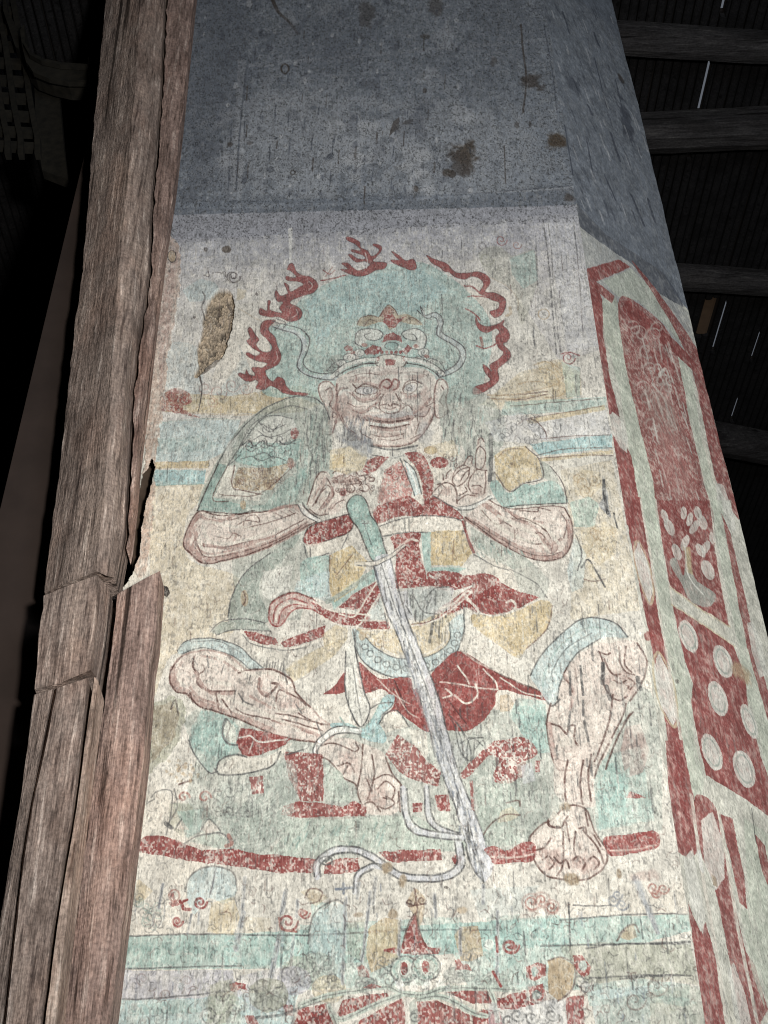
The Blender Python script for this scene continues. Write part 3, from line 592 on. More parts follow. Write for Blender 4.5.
F('red', "300,602 318,550 400,565 492,588 472,610 380,648 325,655", a=.95, flake=.25); S('pale', 1.3, "310,585 350,580 380,600 450,595 480,590", a=.7); S('pale', 1.2, "345,640 360,600", a=.6); S('greyink', 1.3, "250,570 262,520 280,545 262,600 290,610", a=.6); F('cream', "255,560 270,525 300,550 300,600 270,605", a=.6)

K(150, 570, 3.491)
for t in ("100,330 95,380 120,400", "190,300 280,320 330,360", "240,440 330,470 420,510 520,560", "330,370 420,360 470,390", "200,390 280,400"): S('cream', 3, t, a=.55)
for t in ("110,320 88,370 100,400", "140,410 180,450 240,470", "260,320 300,350", "180,300 230,310", "350,440 420,480", "450,400 490,440"): S('fleshd', 2.2, t, a=.5)
for t in ("150,310 165,330", "200,300 205,340", "260,330 250,360", "300,420 290,470", "350,370 345,400", "310,430 330,460 360,470", "470,360 480,400", "510,470 530,500", "580,530 600,580"): S('greyink', 1.3, t, a=.5)
# ---- apron, skirt, pendant
K(340, 580, 3.491)
F('lgrey', "200,40 400,20 382,100 300,130 230,132", a=.6); F('ggrey', "230,20 380,10 400,100 380,150 260,140", a=.6, wear=.4)
F('ochre', "60,170 170,170 230,160 390,110 392,200 350,250 290,270 220,270 140,242 90,200", a=.55, flake=.3)
ap = "42,170 58,250 100,302 170,337 240,337 330,312 402,260 432,180 432,118 382,150 382,210 342,250 282,272 200,272 132,242 90,200"
F('sky', ap, a=.9, id=APRON); S('greyink', 1.3, "45,172 60,250 100,300 170,335 240,337 330,310 400,260 432,180 432,120", a=.6); S('greyink', 1.1, "90,200 132,242 200,272 282,272 342,250 382,210 382,150", a=.5); S('cream', 1.8, "95,190 140,232 200,262 282,262 335,240 372,205 375,150", a=.7)
for q in np.linspace(.15, .95, 13):
    an = math.pi*(1-q); EO('greyink', 1.0, 240+172*math.cos(an), 170+138*math.sin(an), 12, 10, a=.45)
F('sky', "80,90 140,40 150,100 160,140 100,140", a=.5)
E('tan', 78, 195, 12, 16, a=.8); SP('tan', 1.4, 135, 215, 22, turns=1.3, a=.9); S('ochre', 2, "240,200 260,240", a=.6); S('greyink', 2.6, "325,130 320,180 312,215", a=.5); S('greyink', 1.6, "350,130 345,200", a=.5)
for i in range(16):
    x = 215+rng.rand()*170; y = 30+rng.rand()*110; S('greyink', 1.4, [(x, y), (x-2, y+22+25*rng.rand())], a=.4)
F('red', "0,120 50,130 92,70 132,10 146,30 108,92 64,160 0,156", a=.92, flake=.5, id=SASH); F('red', "70,143 172,145 172,172 82,172", a=.95, flake=.4, id=SASH)
F('red', "248,154 322,140 402,90 460,38 468,60 432,100 350,130 282,158", a=.92, flake=.5, id=SASH); F('red', "440,92 480,48 560,8 622,38 695,60 622,100 540,122 480,113", a=.95, flake=.35, id=SASH); F('red', "170,-6 300,-4 440,-4 432,30 332,20 200,30", a=.85, flake=.5)
S('cream', 2.2, "440,60 470,90 500,122 560,122 600,108 615,90 600,72 582,78", a=.9); S('ink', 1.3, "260,155 330,140 345,120", a=.5); S('cream', 2, "350,100 400,80 440,40 462,45", a=.7); S('brown', 1.1, "440,92 480,115 540,124 625,102 695,62", a=.4)
F('ochre', "458,122 540,124 622,105 702,70 742,90 722,170 652,240 622,272 560,232 478,172", a=.8, flake=.15); S('brown', 1.1, "742,90 722,170 652,240", a=.45)
F('cream', "430,190 480,175 560,235 620,275 680,240 690,320 640,350 560,320 430,245", a=.5)
sk = "62,288 120,330 150,345 240,340 262,380 340,302 422,248 560,330 702,390 714,417 560,382 542,430 502,490 440,527 380,522 300,527 200,462 165,467 190,430 150,380 80,392"
F('red', sk, a=.97, wear=.08, id=SKIRT, flake=.15); F('red', "-60,400 -20,370 22,310 16,392 -10,400", a=.95, wear=.1, id=SKIRT)
S('cream', 1.6, "400,400 440,430 480,400 472,360", a=.75); S('cream', 1.5, "410,300 440,340 450,360", a=.75); S('cream', 1.4, "350,355 400,360 480,375 550,380", a=.6); S('cream', 1.4, "500,310 540,350 550,380", a=.7); S('cream', 1.6, "370,380 390,400 360,410", a=.7); S('cream', 1.2, "560,340 640,390 700,405", a=.7); S('brown', 1.4, "422,246 560,328 704,388", a=.6); S('cream', 2, "425,245 480,285 560,322 640,352 700,380", a=.5); S('cream', 1.2, "190,380 230,450 270,480", a=.5); S('ink', 1.2, "190,350 240,470", a=.4); S('cream', 1.3, "130,345 190,400 240,430", a=.5); S('ink', 1.2, "380,420 440,500", a=.35)
F('pale', "20,250 45,200 82,380 104,450 75,512 40,462 18,380", a=.92); S('greyink', 1.3, "20,250 18,380 40,462 75,512 104,450 82,380 50,230", a=.65); S('greyink', 1.0, "45,300 60,400 72,470", a=.4)
F('cyan', "-30,500 30,500 90,512 150,410 188,402 182,440 142,480 162,560 100,562 50,532 -20,520", a=.85); S('deep', 1.3, "30,502 90,514 150,412", a=.6); S('deep', 1.3, "0,480 40,525 100,545 155,520", a=.6); F('cream', "135,502 162,465 202,458 242,512 202,520 160,532", a=.85); S('greyink', 1.2, "135,502 162,465 202,458 242,512", a=.6); S('greyink', 1.2, "105,450 140,430 185,430 150,470", a=.5)
F('cream', "240,520 300,528 310,600 290,640 250,570", a=.7)
# ---- right leg
K(500, 600, 3.491)
F('teal', "30,402 60,340 150,350 168,450 182,532 120,532 60,440", a=.6, wear=.35); F('teal', "340,640 400,550 430,620 440,700 330,700", a=.6, wear=.4); F('pale', "30,200 110,180 120,260 60,290", a=.4)
legr = "178,350 205,300 225,258 262,202 340,152 382,150 422,140 482,150 512,212 492,292 450,350 420,420 380,520 330,622 330,720 240,700 215,640 205,590 182,542 165,432"
F('flesh', legr, a=.88, id=LEGR)
F('sky', "105,262 130,220 180,150 230,105 300,62 400,78 445,128 400,130 350,135 265,192 215,280 200,345 172,362 130,302", a=.88); S('greyink', 1.3, "105,262 150,185 230,104 300,62 400,78 445,128", a=.6); S('greyink', 1.2, "350,134 265,190 214,280 200,345", a=.6); S('deep', 1.1, "150,300 160,240 220,150 310,95 400,110", a=.45); S('greyink', 1.1, "180,250 230,170 320,115", a=.4); S('greyink', 1.4, "160,350 180,370 210,345", a=.6); F('tan', "0,330 30,330 50,360 30,390 0,390", a=.6)
S('brown', 1.4, "178,360 163,430 180,540 205,590 250,592", a=.7); S('fleshd', 3.5, "172,430 190,540 220,585", a=.55); S('brown', 1.6, "180,430 210,440 232,465 240,440 262,440 258,480 270,505", a=.65); S('brown', 1.4, "190,540 215,560 262,570", a=.6); F('cream', "205,480 260,475 262,560 210,555", a=.5); S('brown', 1.4, "235,235 222,265 240,290 252,320", a=.6)
S('fleshd', 3, "225,262 255,320 245,380", a=.35); soft('fleshd', 430, 300, 70, 60, a=.4)
for t in ("345,180 372,190 385,185", "350,185 362,230 360,290 385,330 395,345", "415,165 420,220 440,250 470,260", "440,160 435,220 460,250", "480,150 512,212 495,290 455,350", "400,280 420,290 440,280", "420,300 430,330 450,300", "390,340 420,350 445,335", "400,262 420,258", "450,272 470,290 455,310", "365,205 385,250 410,265", "395,330 385,400 360,490 330,560", "440,360 430,400 390,480", "465,390 430,430", "455,395 400,500 370,590", "330,620 350,560 380,500"): S('brown', 1.5, t, a=.6)
for t in ("360,220 358,290", "372,300 385,345", "480,270 490,310"): S('greyink', 3.4, t, a=.55)
E('cream', 425, 315, 22, 20, a=.6); E('cream', 395, 295, 14, 14, a=.6)
for t in ("245,250 245,330", "280,230 290,330", "320,150 325,210", "245,390 240,450", "295,420 310,500", "290,350 292,400", "315,560 322,610", "270,600 275,650"): S('greyink', 2.0, t, a=.55)
F('pinkred', "440,440 490,430 520,520 500,600 440,620 420,520", a=.35, wear=.6)
F('red', "440,692 455,665 512,690", a=.9, flake=.3, sm=False)
# ---- right foot
K(460, 760, 3.2)
F('teal', "430,160 500,60 545,20 530,200 470,215 442,230", a=.5, wear=.4)
F('ggrey', "80,160 150,110 230,100 300,120 240,200 210,250 90,275", a=.55, wear=.35)
F('flesh', "300,-40 420,-60 400,60 390,150 340,150 300,100", a=.7, id=LEGR)
foot = "220,260 258,210 298,190 338,148 400,155 432,230 470,290 462,340 402,382 300,378 250,342"
F('flesh', foot, a=.88, id=FOOTR); S('brown', 1.4, foot, closed=True, a=.6); soft('fleshd', 290, 310, 60, 50, a=.55); soft('fleshd', 400, 330, 60, 40, a=.55)
for t in ("285,190 285,210 320,215 345,180", "330,230 330,330 310,370", "370,230 365,290 385,330", "395,225 440,280 460,330", "380,220 400,215 405,235", "340,200 350,260", "400,160 410,210", "300,310 320,330 340,320 350,345", "360,320 380,310 400,330 390,355", "410,320 430,310 445,330 430,350", "265,320 285,310 300,330 285,350", "240,290 270,280 290,250", "430,240 450,275", "345,0 335,60 338,130", "395,0 385,70 392,140", "420,-20 410,60 420,130"): S('brown', 1.5, t, a=.6)
F('cream', "285,190 300,160 330,190 325,215 300,215", a=.75); S('brown', 1.8, "282,195 290,212 318,216", a=.6)
soft('mud', 335, 150, 24, 26, a=.95, n=.4); soft('mud', 355, 380, 34, 26, a=.95, n=.4); soft('mud', 510, 365, 8, 20, a=.7)

K(340, 580, 3.491)
for t in ("0,118 50,126 90,66 130,6", "0,160 60,162 110,96 148,34", "250,160 330,142 405,92 460,38", "66,140 172,142", "80,176 172,176", "480,114 540,124 622,104 695,62"): S('cream', 1.5, t, a=.8)
for t in ("300,60 330,30 380,24", "260,60 290,110 340,120", "300,100 320,60", "230,90 250,120"): S('greyink', 1.3, t, a=.5)
K(150, 570, 3.491)
for t in ("565,104 625,138 690,148 768,156", "592,156 645,186 690,197 768,205"): S('cream', 1.5, t, a=.75)
# ---- sword
K(300, 440, 3.84)
hl = "180,252 190,225 215,208 240,215 260,245 270,285 302,330 322,400 332,452 282,466 250,402 225,342 190,292"
F('deep', hl, a=.92, wear=.15, id=HILT); S('ink', 1.3, hl, closed=True, a=.5); F('teal', "190,255 215,220 240,260 250,310 290,370 310,440 285,450 255,390 230,330 200,290", a=.55)
S('greyink', 1.1, "240,320 260,318", a=.6); S('greyink', 1.1, "245,310 255,345 275,400", a=.45); S('deep', 2, "262,285 290,335 308,400 318,450", a=.6)
K(0, 0, 1)
bl = "373,562 390,556 397,590 406,615 416,640 436,690 445,723 460,777 478,820 492,858 492,872 484,882 472,866 466,840 456,812 444,778 428,723 413,677 396,632 385,607"
F('lgrey', bl, a=.95, wear=.1, id=BLADE); F('white', "376,566 386,562 392,592 404,622 424,675 440,730 436,732 418,682 398,628", a=.55, sm=False)
S('greyink', 1.4, "373,563 385,607 396,632 413,677 428,723 444,778 458,815 470,862 484,882", a=.6); S('greyink', 1.4, "390,557 406,615 416,640 436,690 445,723 460,777 478,820 492,860", a=.55); S('greyink', 1.0, "381,562 396,610 416,660 432,705 445,750 464,810 480,865", a=.45)
for i in range(170):
    q = rng.rand()**.7; x = 382+q*100+rng.randn()*4.0; y = 568+q*305; S(['greyink', 'grey', 'slate', 'white'][i % 4], 1.2, [(x, y), (x+2.5, y+5+10*rng.rand())], a=.5)
F('grey', "396,650 410,655 445,740 455,790 440,775 425,720", a=.4)
K(300, 440, 3.84)
S('cream', 4.5, "216,474 280,474 340,449 402,402", a=.95, w2=2); S('greyink', 1.1, "214,478 282,482 345,455 404,408", a=.6); S('greyink', 1.0, "218,466 280,465 338,442 398,400", a=.5)
R("214,480 216,468 280,466 340,442 402,398 405,410 345,456 282,484", HILT, False)

# ---- lower ribbons of the sword, left foot
K(300, 720, 3.491)
ft = "58,135 78,82 150,60 212,80 262,98 302,128 318,180 345,215 362,240 352,310 302,332 232,322 205,270 195,225 152,200 100,140"
F('flesh', ft, a=.85, id=FOOTL); soft('fleshd', 170, 150, 50, 50, a=.45); soft('fleshd', 270, 250, 60, 60, a=.5)
for t in ("75,90 110,80 160,95 190,110 205,98 195,80", "60,130 100,140 150,200 195,225 205,270 232,322", "220,85 215,160 200,240", "300,130 318,180 345,215 362,240", "250,120 260,190 235,280", "255,210 300,190 340,210 355,250 340,290", "270,240 300,215 330,240 320,275 290,270", "300,265 330,290 300,310 270,300", "215,300 250,285 280,320", "130,160 170,150 190,180", "150,190 165,160", "345,250 350,320", "230,200 250,250"): S('brown', 1.3, t, a=.6)
S('white', 5, "62,132 52,110 75,70 130,32 205,38", a=.85); S('greyink', 1.2, "70,140 60,110 85,75 135,45 210,50", a=.6); S('greyink', 1.2, "54,128 45,105 70,60 130,22 205,28", a=.65)
F('red', "-58,108 30,115 78,120 82,190 82,285 0,280 -40,200", a=.85, flake=.6); F('pgreen', "88,150 140,180 170,230 180,290 90,280", a=.8); E('sage', 150, 240, 20, 22, a=.8)
F('red', "-10,282 80,290 150,302 190,285 232,300 232,336 150,346 0,342", a=.9, flake=.5); F('red', "-66,330 -60,300 0,282 0,342", a=.85, flake=.6); E('red', 190, 300, 22, 16, a=.8, flake=.3)
F('red', "298,120 340,50 402,90 442,140 492,180 482,232 402,212 350,182", a=.8, flake=.65); F('pinkred', "330,60 400,90 440,150 400,200", a=.3, flake=.6)
F('red', "392,290 428,288 426,322 394,322", a=.9, flake=.4, sm=False); F('red', "468,262 522,260 522,320 482,316", a=.9, flake=.4, sm=False)
F('red', "678,102 720,75 770,70 800,90 780,200 692,216", a=.35, flake=.7)
K(430, 700, 5.486); F('red', "330,240 420,215 520,205 592,280 540,330 482,350 472,440 368,452 350,400 380,330 330,300 262,370 192,430 168,400", a=.85, flake=.75); F('lgrey', "500,360 560,340 580,440 510,460", a=.6); F('red', "575,330 605,330 605,390 580,395", a=.8, flake=.5); F('red', "215,440 235,440 245,610 228,600", a=.7, flake=.5); K(300, 720, 3.491)
F('lgrey', "485,90 560,60 600,110 560,170", a=.3)
for t in ("540,20 560,110 600,140 610,60", "560,80 600,60 640,90", "580,140 590,70 640,60", "530,0 560,60 570,130", "550,10 590,80 600,150", "610,100 640,70 650,110", "520,-20 555,20 575,60"): S('greyink', 1.1, t, a=.45)
F('pgreen', "-40,345 350,335 430,350 560,410 545,455 270,462 180,448 60,470 -110,478 -60,410", a=.85, wear=.2, id=SEAT)
for i in range(26):
    x = -40+rng.rand()*400; y = 350+rng.rand()*80; S('deep', 1.4, [(x, y), (x-14, y+40*rng.rand()+10)], a=.4)
F('pgreen', "620,240 700,210 768,215 768,440 650,440 630,370", a=.6, wear=.35); F('sage', "640,260 690,250 690,320 650,330", a=.5, wear=.4); F('straw', "700,320 740,300 768,330 740,350 690,360", a=.5)
for t in ("640,400 670,360 720,330 768,330", "720,290 760,280 768,300"): S('brown', 1.2, t, a=.5)
# red ground line, in strokes broken by the ribbon, foot and blade
K(120, 720, 3.491)
F('red', "60,430 90,405 130,400 165,410 205,422 285,455 400,448 480,468 560,470 690,486 680,532 560,532 420,512 280,497 130,472 60,460", a=.95, flake=.5, id=BAND, sm=False)
K(300, 720, 3.491)
F('red', "90,500 140,480 200,480 212,530 150,535 82,536", a=.92, flake=.5, id=BAND); F('red', "275,460 350,455 492,450 496,490 400,492 325,498 300,486", a=.92, flake=.5, id=BAND); F('red', "528,482 565,450 572,470 552,505 536,500", a=.9, flake=.4, id=BAND)
K(460, 760, 3.2)
F('red', "78,285 110,275 150,292 200,262 240,270 238,320 170,330 110,332 95,310", a=.95, flake=.2, id=BAND); F('red', "462,248 530,238 600,226 628,230 640,248 632,282 560,297 490,307 470,292", a=.97, flake=.12, id=BAND)
S('cream', 1.2, "480,290 560,285 630,272", a=.5); S('cream', 1.5, "100,310 180,312 235,300", a=.5)
K(300, 720, 3.491)
for t, b in (("360,240 368,330 400,382 480,402 562,412", 5), ("440,235 450,340 492,382 560,402", 4), ("60,545 60,500 110,458 180,450 240,470 300,510 352,542 440,552 522,540 562,500 552,430", 5), ("190,600 200,540 250,510 300,520", 3.5)):
    S('lgrey', b, t, a=.85)
for t in ("352,240 360,330 392,392 480,412 562,420", "374,240 382,325 412,372 480,390 562,400", "434,235 442,345 485,390", "450,232 462,335 500,375 560,395", "50,545 50,495 105,448 180,440 245,460 305,500 355,532 440,542 515,530 548,495 540,430", "72,545 72,505 115,470 180,462 235,482 295,522 350,555 440,565 530,552 575,505 566,430", "185,600 195,535 250,502 300,510", "200,600 210,545 255,520", "90,495 120,470 170,460"): S('greyink', 1.4, t, a=.6)
EO('greyink', 1.3, 90, 490, 22, 14, a=.6); soft('mud', 302, 515, 24, 26, a=.95, n=.4); soft('mud', 358, 560, 16, 26, a=.9, n=.4)
# small plants and clouds left of the seat
K(120, 720, 3.491)
soft('dirt', 160, 60, 70, 130, a=.0)
F('teal', "240,70 280,20 350,0 362,60 412,90 400,130 342,162 310,182 260,122", a=.55, wear=.4); F('cream', "338,170 350,140 402,120 500,132 560,100 602,80 540,152 500,172 420,187 370,192", a=.8)
S('greyink', 1.5, "338,170 350,140 402,120 440,130", a=.6); S('greyink', 1.4, "330,170 350,190 420,190 500,172 540,152 560,110", a=.65); S('greyink', 1.4, "370,0 358,50 375,80 410,88", a=.65); S('greyink', 1.2, "240,70 260,120 310,182 340,180", a=.6); S('greyink', 1.2, "580,120 650,100 660,80", a=.6)
F('ggrey', "350,230 500,220 580,140 620,200 600,330 560,400 480,460 400,440 350,360", a=.6, wear=.35)
for i in range(10): S('sage', 1.6, [(370+i*4, 330+i*9), (440, 345+i*9), (520, 320+i*10), (590, 270+i*14)], a=.5)
F('red', "452,200 500,195 502,255 460,260", a=.75, flake=.6)
F('moss', "170,290 240,290 270,330 220,410 170,370", a=.5, wear=.4); F('teal', "200,320 290,310 280,390 230,410", a=.5, wear=.4); F('flesh', "280,380 310,345 350,385 310,395", a=.6); F('flesh', "195,380 215,345 240,385", a=.6); F('pgreen', "240,420 320,395 370,410 360,450 300,440", a=.7)
S('greyink', 1.3, "225,430 270,405 350,395 380,420 385,450", a=.5)
for c in ((222, 270, 22), (295, 270, 24)): SP('rust', 2, *c, turns=1.1, d=-1, a=.8); 
S('brown', 1.4, "205,225 250,212", a=.6); E('tan', 205, 175, 10, 10, a=.7); E('tan', 255, 172, 8, 8, a=.6); S('greyink', 3, "160,360 180,378", a=.6)
for t in ("110,270 130,250 180,250 175,340 160,400", "95,290 120,275", "190,240 200,300 170,360", "280,390 310,345 350,388", "190,385 215,345"): S('greyink', 1.2, t, a=.45)
S('rust', 3, "378,400 390,430 370,440", a=.5, wear=.6)
for i in range(14): SP('greyink', 1.1, 340+rng.rand()*120, 240+rng.rand()*90, 14+rng.rand()*14, turns=1.2, a=.35, ph=rng.rand()*6)

# ---- bottom register: cloud bands, curls and the lower figure's headdress
K(0, 0, 1)
F('teal', "100,937 225,934 300,930 420,925 560,918 690,914 694,930 640,944 520,948 400,958 300,968 100,970", a=.75, wear=.3, sm=False)
F('deep', "100,944 200,942 225,955 160,966 100,966", a=.3, wear=.5)
F('lilac', "100,971 232,970 236,985 215,999 100,1000", a=.75, wear=.35, sm=False); F('cyan', "100,1001 200,998 262,992 300,985 290,1030 100,1075", a=.6, wear=.35)
F('teal', "585,985 640,978 690,985 690,1000 640,1004 590,1006", a=.6, wear=.4); F('moss', "600,1000 690,985 712,1000 722,1085 590,1085", a=.45, wear=.4); F('ggrey', "560,945 690,940 695,975 600,985 560,980", a=.55, wear=.4)
F('sky', "470,890 540,885 520,915 480,918", a=.35, wear=.5)
F('teal', "300,925 420,918 430,985 300,990", a=.55, wear=.35); F('teal', "440,925 560,915 580,990 470,990", a=.6, wear=.35); F('sky', "590,990 650,985 650,1024 596,1030", a=.6, wear=.35)
F('deep', "100,948 225,945 230,952 100,955", a=.35, wear=.5); F('teal', "225,936 300,932 300,965 225,966", a=.5, wear=.4); F('deep', "130,1006 180,1000 200,1012 130,1016", a=.5, wear=.4)
F('moss', "210,985 232,978 236,1000 226,1024 206,1024", a=.6, wear=.4); F('lilac', "240,975 290,965 290,1010 246,1010", a=.5, wear=.5)
F('moss', "560,945 600,942 690,945 700,985 640,978 575,985", a=.5, wear=.4); F('sage', "600,1000 700,985 720,1060 590,1060", a=.55, wear=.4)
for i in range(120):
    SP(['greyink', 'deep', 'brown', 'white', 'moss'][i % 5], 1.1, 120+rng.rand()*570, 968+rng.rand()*56, 3+rng.rand()*4, turns=1.2, a=.34, ph=rng.rand()*6)
for t in ("112,970 180,967 240,966", "112,1000 160,998 240,990", "112,937 200,934 300,935 420,928", "560,920 640,914 690,914", "540,946 620,944 690,942", "590,978 650,975 690,976", "300,935 420,930 500,930"): S('greyink', 1.2, t, a=.5)
K(110, 860, 3.491)
F('sky', "268,120 280,62 340,25 420,42 442,110 402,152 340,135 300,190 280,170", a=.8, wear=.3); S('greyink', 1.3, "262,110 280,58 340,23 425,40 445,105", a=.45)
F('ochre', "340,252 352,150 430,130 452,200 432,262", a=.55, wear=.45); F('straw', "445,200 560,200 560,250 450,255", a=.4, wear=.5); F('ochre', "75,130 98,68 150,110 120,142 85,160", a=.5, wear=.5)
for c in ((315, 148, 24), (235, 215, 20), (620, 215, 36)): SP('red', 2.2, *c, turns=1.5, a=.85)
F('red', "205,120 222,112 230,140 245,160 215,165 205,150 220,140", a=.7); S('red', 2.4, "245,145 260,170 280,172", a=.85); S('red', 2, "270,140 252,150 255,170", a=.8); EO('rust', 1.3, 225, 125, 18, 20, a=.6); SP('rust', 1.6, 670, 180, 18, turns=1.2); S('rust', 1.6, "590,200 600,240 650,250", a=.7)
for i in range(18): SP('deep' if i % 2 else 'greyink', 1.2, 70+rng.rand()*110, 130+rng.rand()*110, 12+rng.rand()*12, turns=1.3, a=.4, ph=rng.rand()*6)
for t, w in (("185,85 170,170", 2.6), ("470,60 462,180", 3), ("465,185 440,310", 4.5), ("615,105 600,180", 4), ("590,270 550,460", 4.5), ("655,140 650,200", 3), ("285,190 270,260", 2.2), ("640,270 630,390", 2.6), ("155,190 150,230", 2), ("370,30 350,120", 2)): S('grey', w*.9, t, a=.62, wear=.5); S('greyink', .9, t, a=.4, wear=.6)
F('moss', "600,370 640,335 720,340 745,390 700,440 620,420", a=.5); F('teal', "700,140 768,150 768,360 720,360", a=.55, wear=.4); F('straw', "665,110 720,95 760,130 720,160", a=.6, wear=.4); S('brown', 1.2, "680,130 700,100 740,110 730,140 700,150", a=.5)
F('red', "415,432 440,425 475,432 478,455 455,448 440,462 420,455", a=.9, flake=.35); E('lgrey', 447, 465, 16, 12, a=.8); F('moss', "330,500 380,420 440,430 460,573 350,573", a=.4, wear=.4)
for c in ((390, 470, 26), (580, 440, 32), (600, 500, 34), (350, 540, 40), (680, 420, 28), (620, 390, 26), (700, 380, 30), (430, 520, 22)): SP('greyink', 1.5, *c, turns=1.5, a=.55)
for c in ((580, 440, 30), (560, 520, 24), (340, 545, 36)): SP('white', 2.2, *c, turns=1.2, a=.5)
F('red', "470,545 500,540 520,573 480,573", a=.8, flake=.4); F('red', "605,500 640,505 640,545 610,540", a=.6, flake=.5); F('red', "650,545 680,515 760,500 768,573 640,573", a=.88, flake=.5, id=HEADD)
S('greyink', 2, "510,550 600,540 690,505 768,480", a=.5)
K(300, 860, 3.491)
R("-40,620 -20,540 60,490 200,455 290,440 320,420 310,340 300,318 345,290 365,230 400,185 430,225 445,300 490,310 490,350 500,420 540,330 600,360 660,450 768,440 850,400 920,350 960,460 970,620", HEADD)
F('ochre', "238,240 290,200 352,210 350,300 310,365 250,392 230,330", a=.6, wear=.35); F('tan', "540,262 560,235 622,228 642,332 600,352 560,352", a=.7, wear=.3); F('sky', "28,280 50,190 120,140 162,160 172,262 150,330 142,420 80,420", a=.65, wear=.35); S('greyink', 1.3, "28,290 48,190 120,138 165,158", a=.5)
F('teal', "430,200 560,200 540,330 460,300", a=.45, wear=.5); F('teal', "650,200 768,190 768,350 700,400 650,340", a=.5, wear=.5); F('pale', "170,100 230,100 225,230 175,230", a=.3); F('moss', "160,220 230,200 235,360 165,330", a=.4, wear=.4)
F('tan', "372,150 390,110 405,98 440,130 432,200 416,240 395,190", a=.7); S('brown', 1.3, "372,150 402,158 440,150", a=.6); SP('brown', 1.5, 385, 148, 18, turns=1.2, a=.6); SP('brown', 1.5, 425, 140, 16, turns=1.3, a=.6); S('brown', 1.4, "400,100 410,170 400,190", a=.5)
F('tan', "238,240 290,200 352,208 352,330 310,368 250,392 230,330", a=.6, wear=.2); F('tan', "540,262 560,232 622,228 642,332 600,352 560,352", a=.5, wear=.2)
for cx, cy, rx, ry, cc in ((60, 380, 70, 60, 'pgreen'), (100, 450, 60, 50, 'straw'), (-20, 420, 60, 50, 'lilac'), (560, 400, 60, 30, 'ggrey'), (680, 420, 50, 30, 'pgreen'), (230, 430, 40, 24, 'sage'), (-110, 470, 70, 60, 'moss')):
    E(cc, cx, cy, rx, ry, a=.7, wear=.4)
    for k in range(6):
        an = k*1.05+cx; EO('greyink', 1.0, cx+rx*.55*math.cos(an), cy+ry*.55*math.sin(an), rx*.42, ry*.42, a=.2)
F('red', "350,312 368,262 384,225 400,186 412,232 428,272 452,312", a=.95, flake=.25, sm=False); F('red', "298,320 350,306 452,306 494,306 484,328 400,331 330,326", a=.8, flake=.6); F('fleshd', "384,225 400,186 412,232 400,255", a=.4); S('brown', 1.2, "362,300 370,250 400,188 416,240 442,310", a=.5); S('red', 1.6, "295,315 330,308", a=.8)
F('lgrey', "330,420 350,430 370,460 345,460", a=.7); 
for x, y in ((365, 382), (440, 375)):
    E('pgreen', x, y, 50, 46, a=.8); EO('greyink', 1.2, x, y, 50, 46, a=.5); EO('deep', 1.6, x, y, 38, 36, a=.5); E('pale', x, y, 26, 32, a=.5); E('red', x-2, y-2, 13, 23, a=.9, jit=.6, flake=.3); SP('greyink', 1.2, x+20, y+26, 16, turns=1.2, a=.5); SP('greyink', 1.2, x-26, y+22, 14, turns=1.2, a=.5)
for x, y, w, h in ((350, 430, 16, 24), (395, 440, 18, 28), (445, 430, 18, 26), (490, 435, 18, 28)): F('white', [(x-w, y+6), (x, y-h), (x+w, y+6), (x, y+h)], a=.7)
for t in ("128,532 150,488 230,470 302,463 312,475 250,500 180,532 140,548", "205,562 280,520 355,482 367,520 368,640 205,640 190,590", "410,492 480,490 540,515 592,540 600,640 412,640", "508,460 580,455 652,450 672,480 668,504 600,500", "690,492 730,470 790,455 790,510 704,522", "-10,522 60,505 100,512 132,575 100,640 -20,640", "600,540 640,520 700,530 720,640 610,640"):
    F('red', t, a=.9, flake=.5)
for t in ("0,505 100,472 200,455 300,442 360,465 440,468 510,448 650,448 768,455", "115,545 150,555 260,505 350,470", "410,485 500,478 600,530 650,545", "100,510 130,580", "660,450 680,500 690,560"):
    S('pgreen', 3.6, t, a=.8); S('greyink', .9, t, a=.4)
F('sage', "380,500 400,480 412,520 405,573 385,573", a=.7); SP('greyink', 1.4, 400, 545, 22, turns=1.3, a=.5); F('red', "220,445 250,432 285,440 250,450", a=.7)
F('red', "198,375 215,365 240,380 245,410 205,405", a=.7, flake=.5); F('red', "540,350 555,345 570,365 585,360 600,385 575,380 545,385", a=.85, flake=.3); E('sage', 218, 400, 16, 20, a=.6)
for t in ("160,130 148,430", "265,60 255,150", "245,110 225,290", "225,300 215,350", "640,90 640,150", "470,120 475,200", "350,210 345,330", "560,240 560,330", "205,80 200,130", "690,180 688,400"): S('grey', 2.6, t, a=.6, wear=.5); S('greyink', .9, t, a=.4, wear=.6)
for i in range(30): SP('greyink' if i % 2 else 'sage', 1.3, rng.rand()*768, 330+rng.rand()*130, 14+rng.rand()*16, turns=1.3, a=.45, ph=rng.rand()*6)
SP('red', 2, 735, 300, 30, turns=1.4, a=.8); S('red', 2, "685,270 690,320", a=.7); S('red', 2, "675,390 700,440", a=.7); SP('red', 1.8, 15, 185, 20, turns=1.2, a=.7); E('pale', 660, 295, 16, 20, a=.8)
soft('mud', 325, 190, 20, 18, a=.9, n=.5); soft('mud', 205, 190, 20, 10, a=.6); soft('mud', 45, 130, 30, 30, a=.5); S('slate', 2, "125,100 180,95", a=.7); S('slate', 2, "150,80 152,115", a=.7); E('dirt', 510, 97, 8, 5, a=.7); soft('tan', 565, 175, 22, 14, a=.6)
K(500, 860, 3.491)
F('lgrey', "-40,500 60,500 170,490 290,480 290,640 -40,640", a=.5, wear=.3); F('tan', "168,352 212,340 262,370 252,452 202,492 168,462", a=.95, wear=.12); S('brown', 1.2, "168,352 212,340 262,370 252,452 202,492", a=.5)
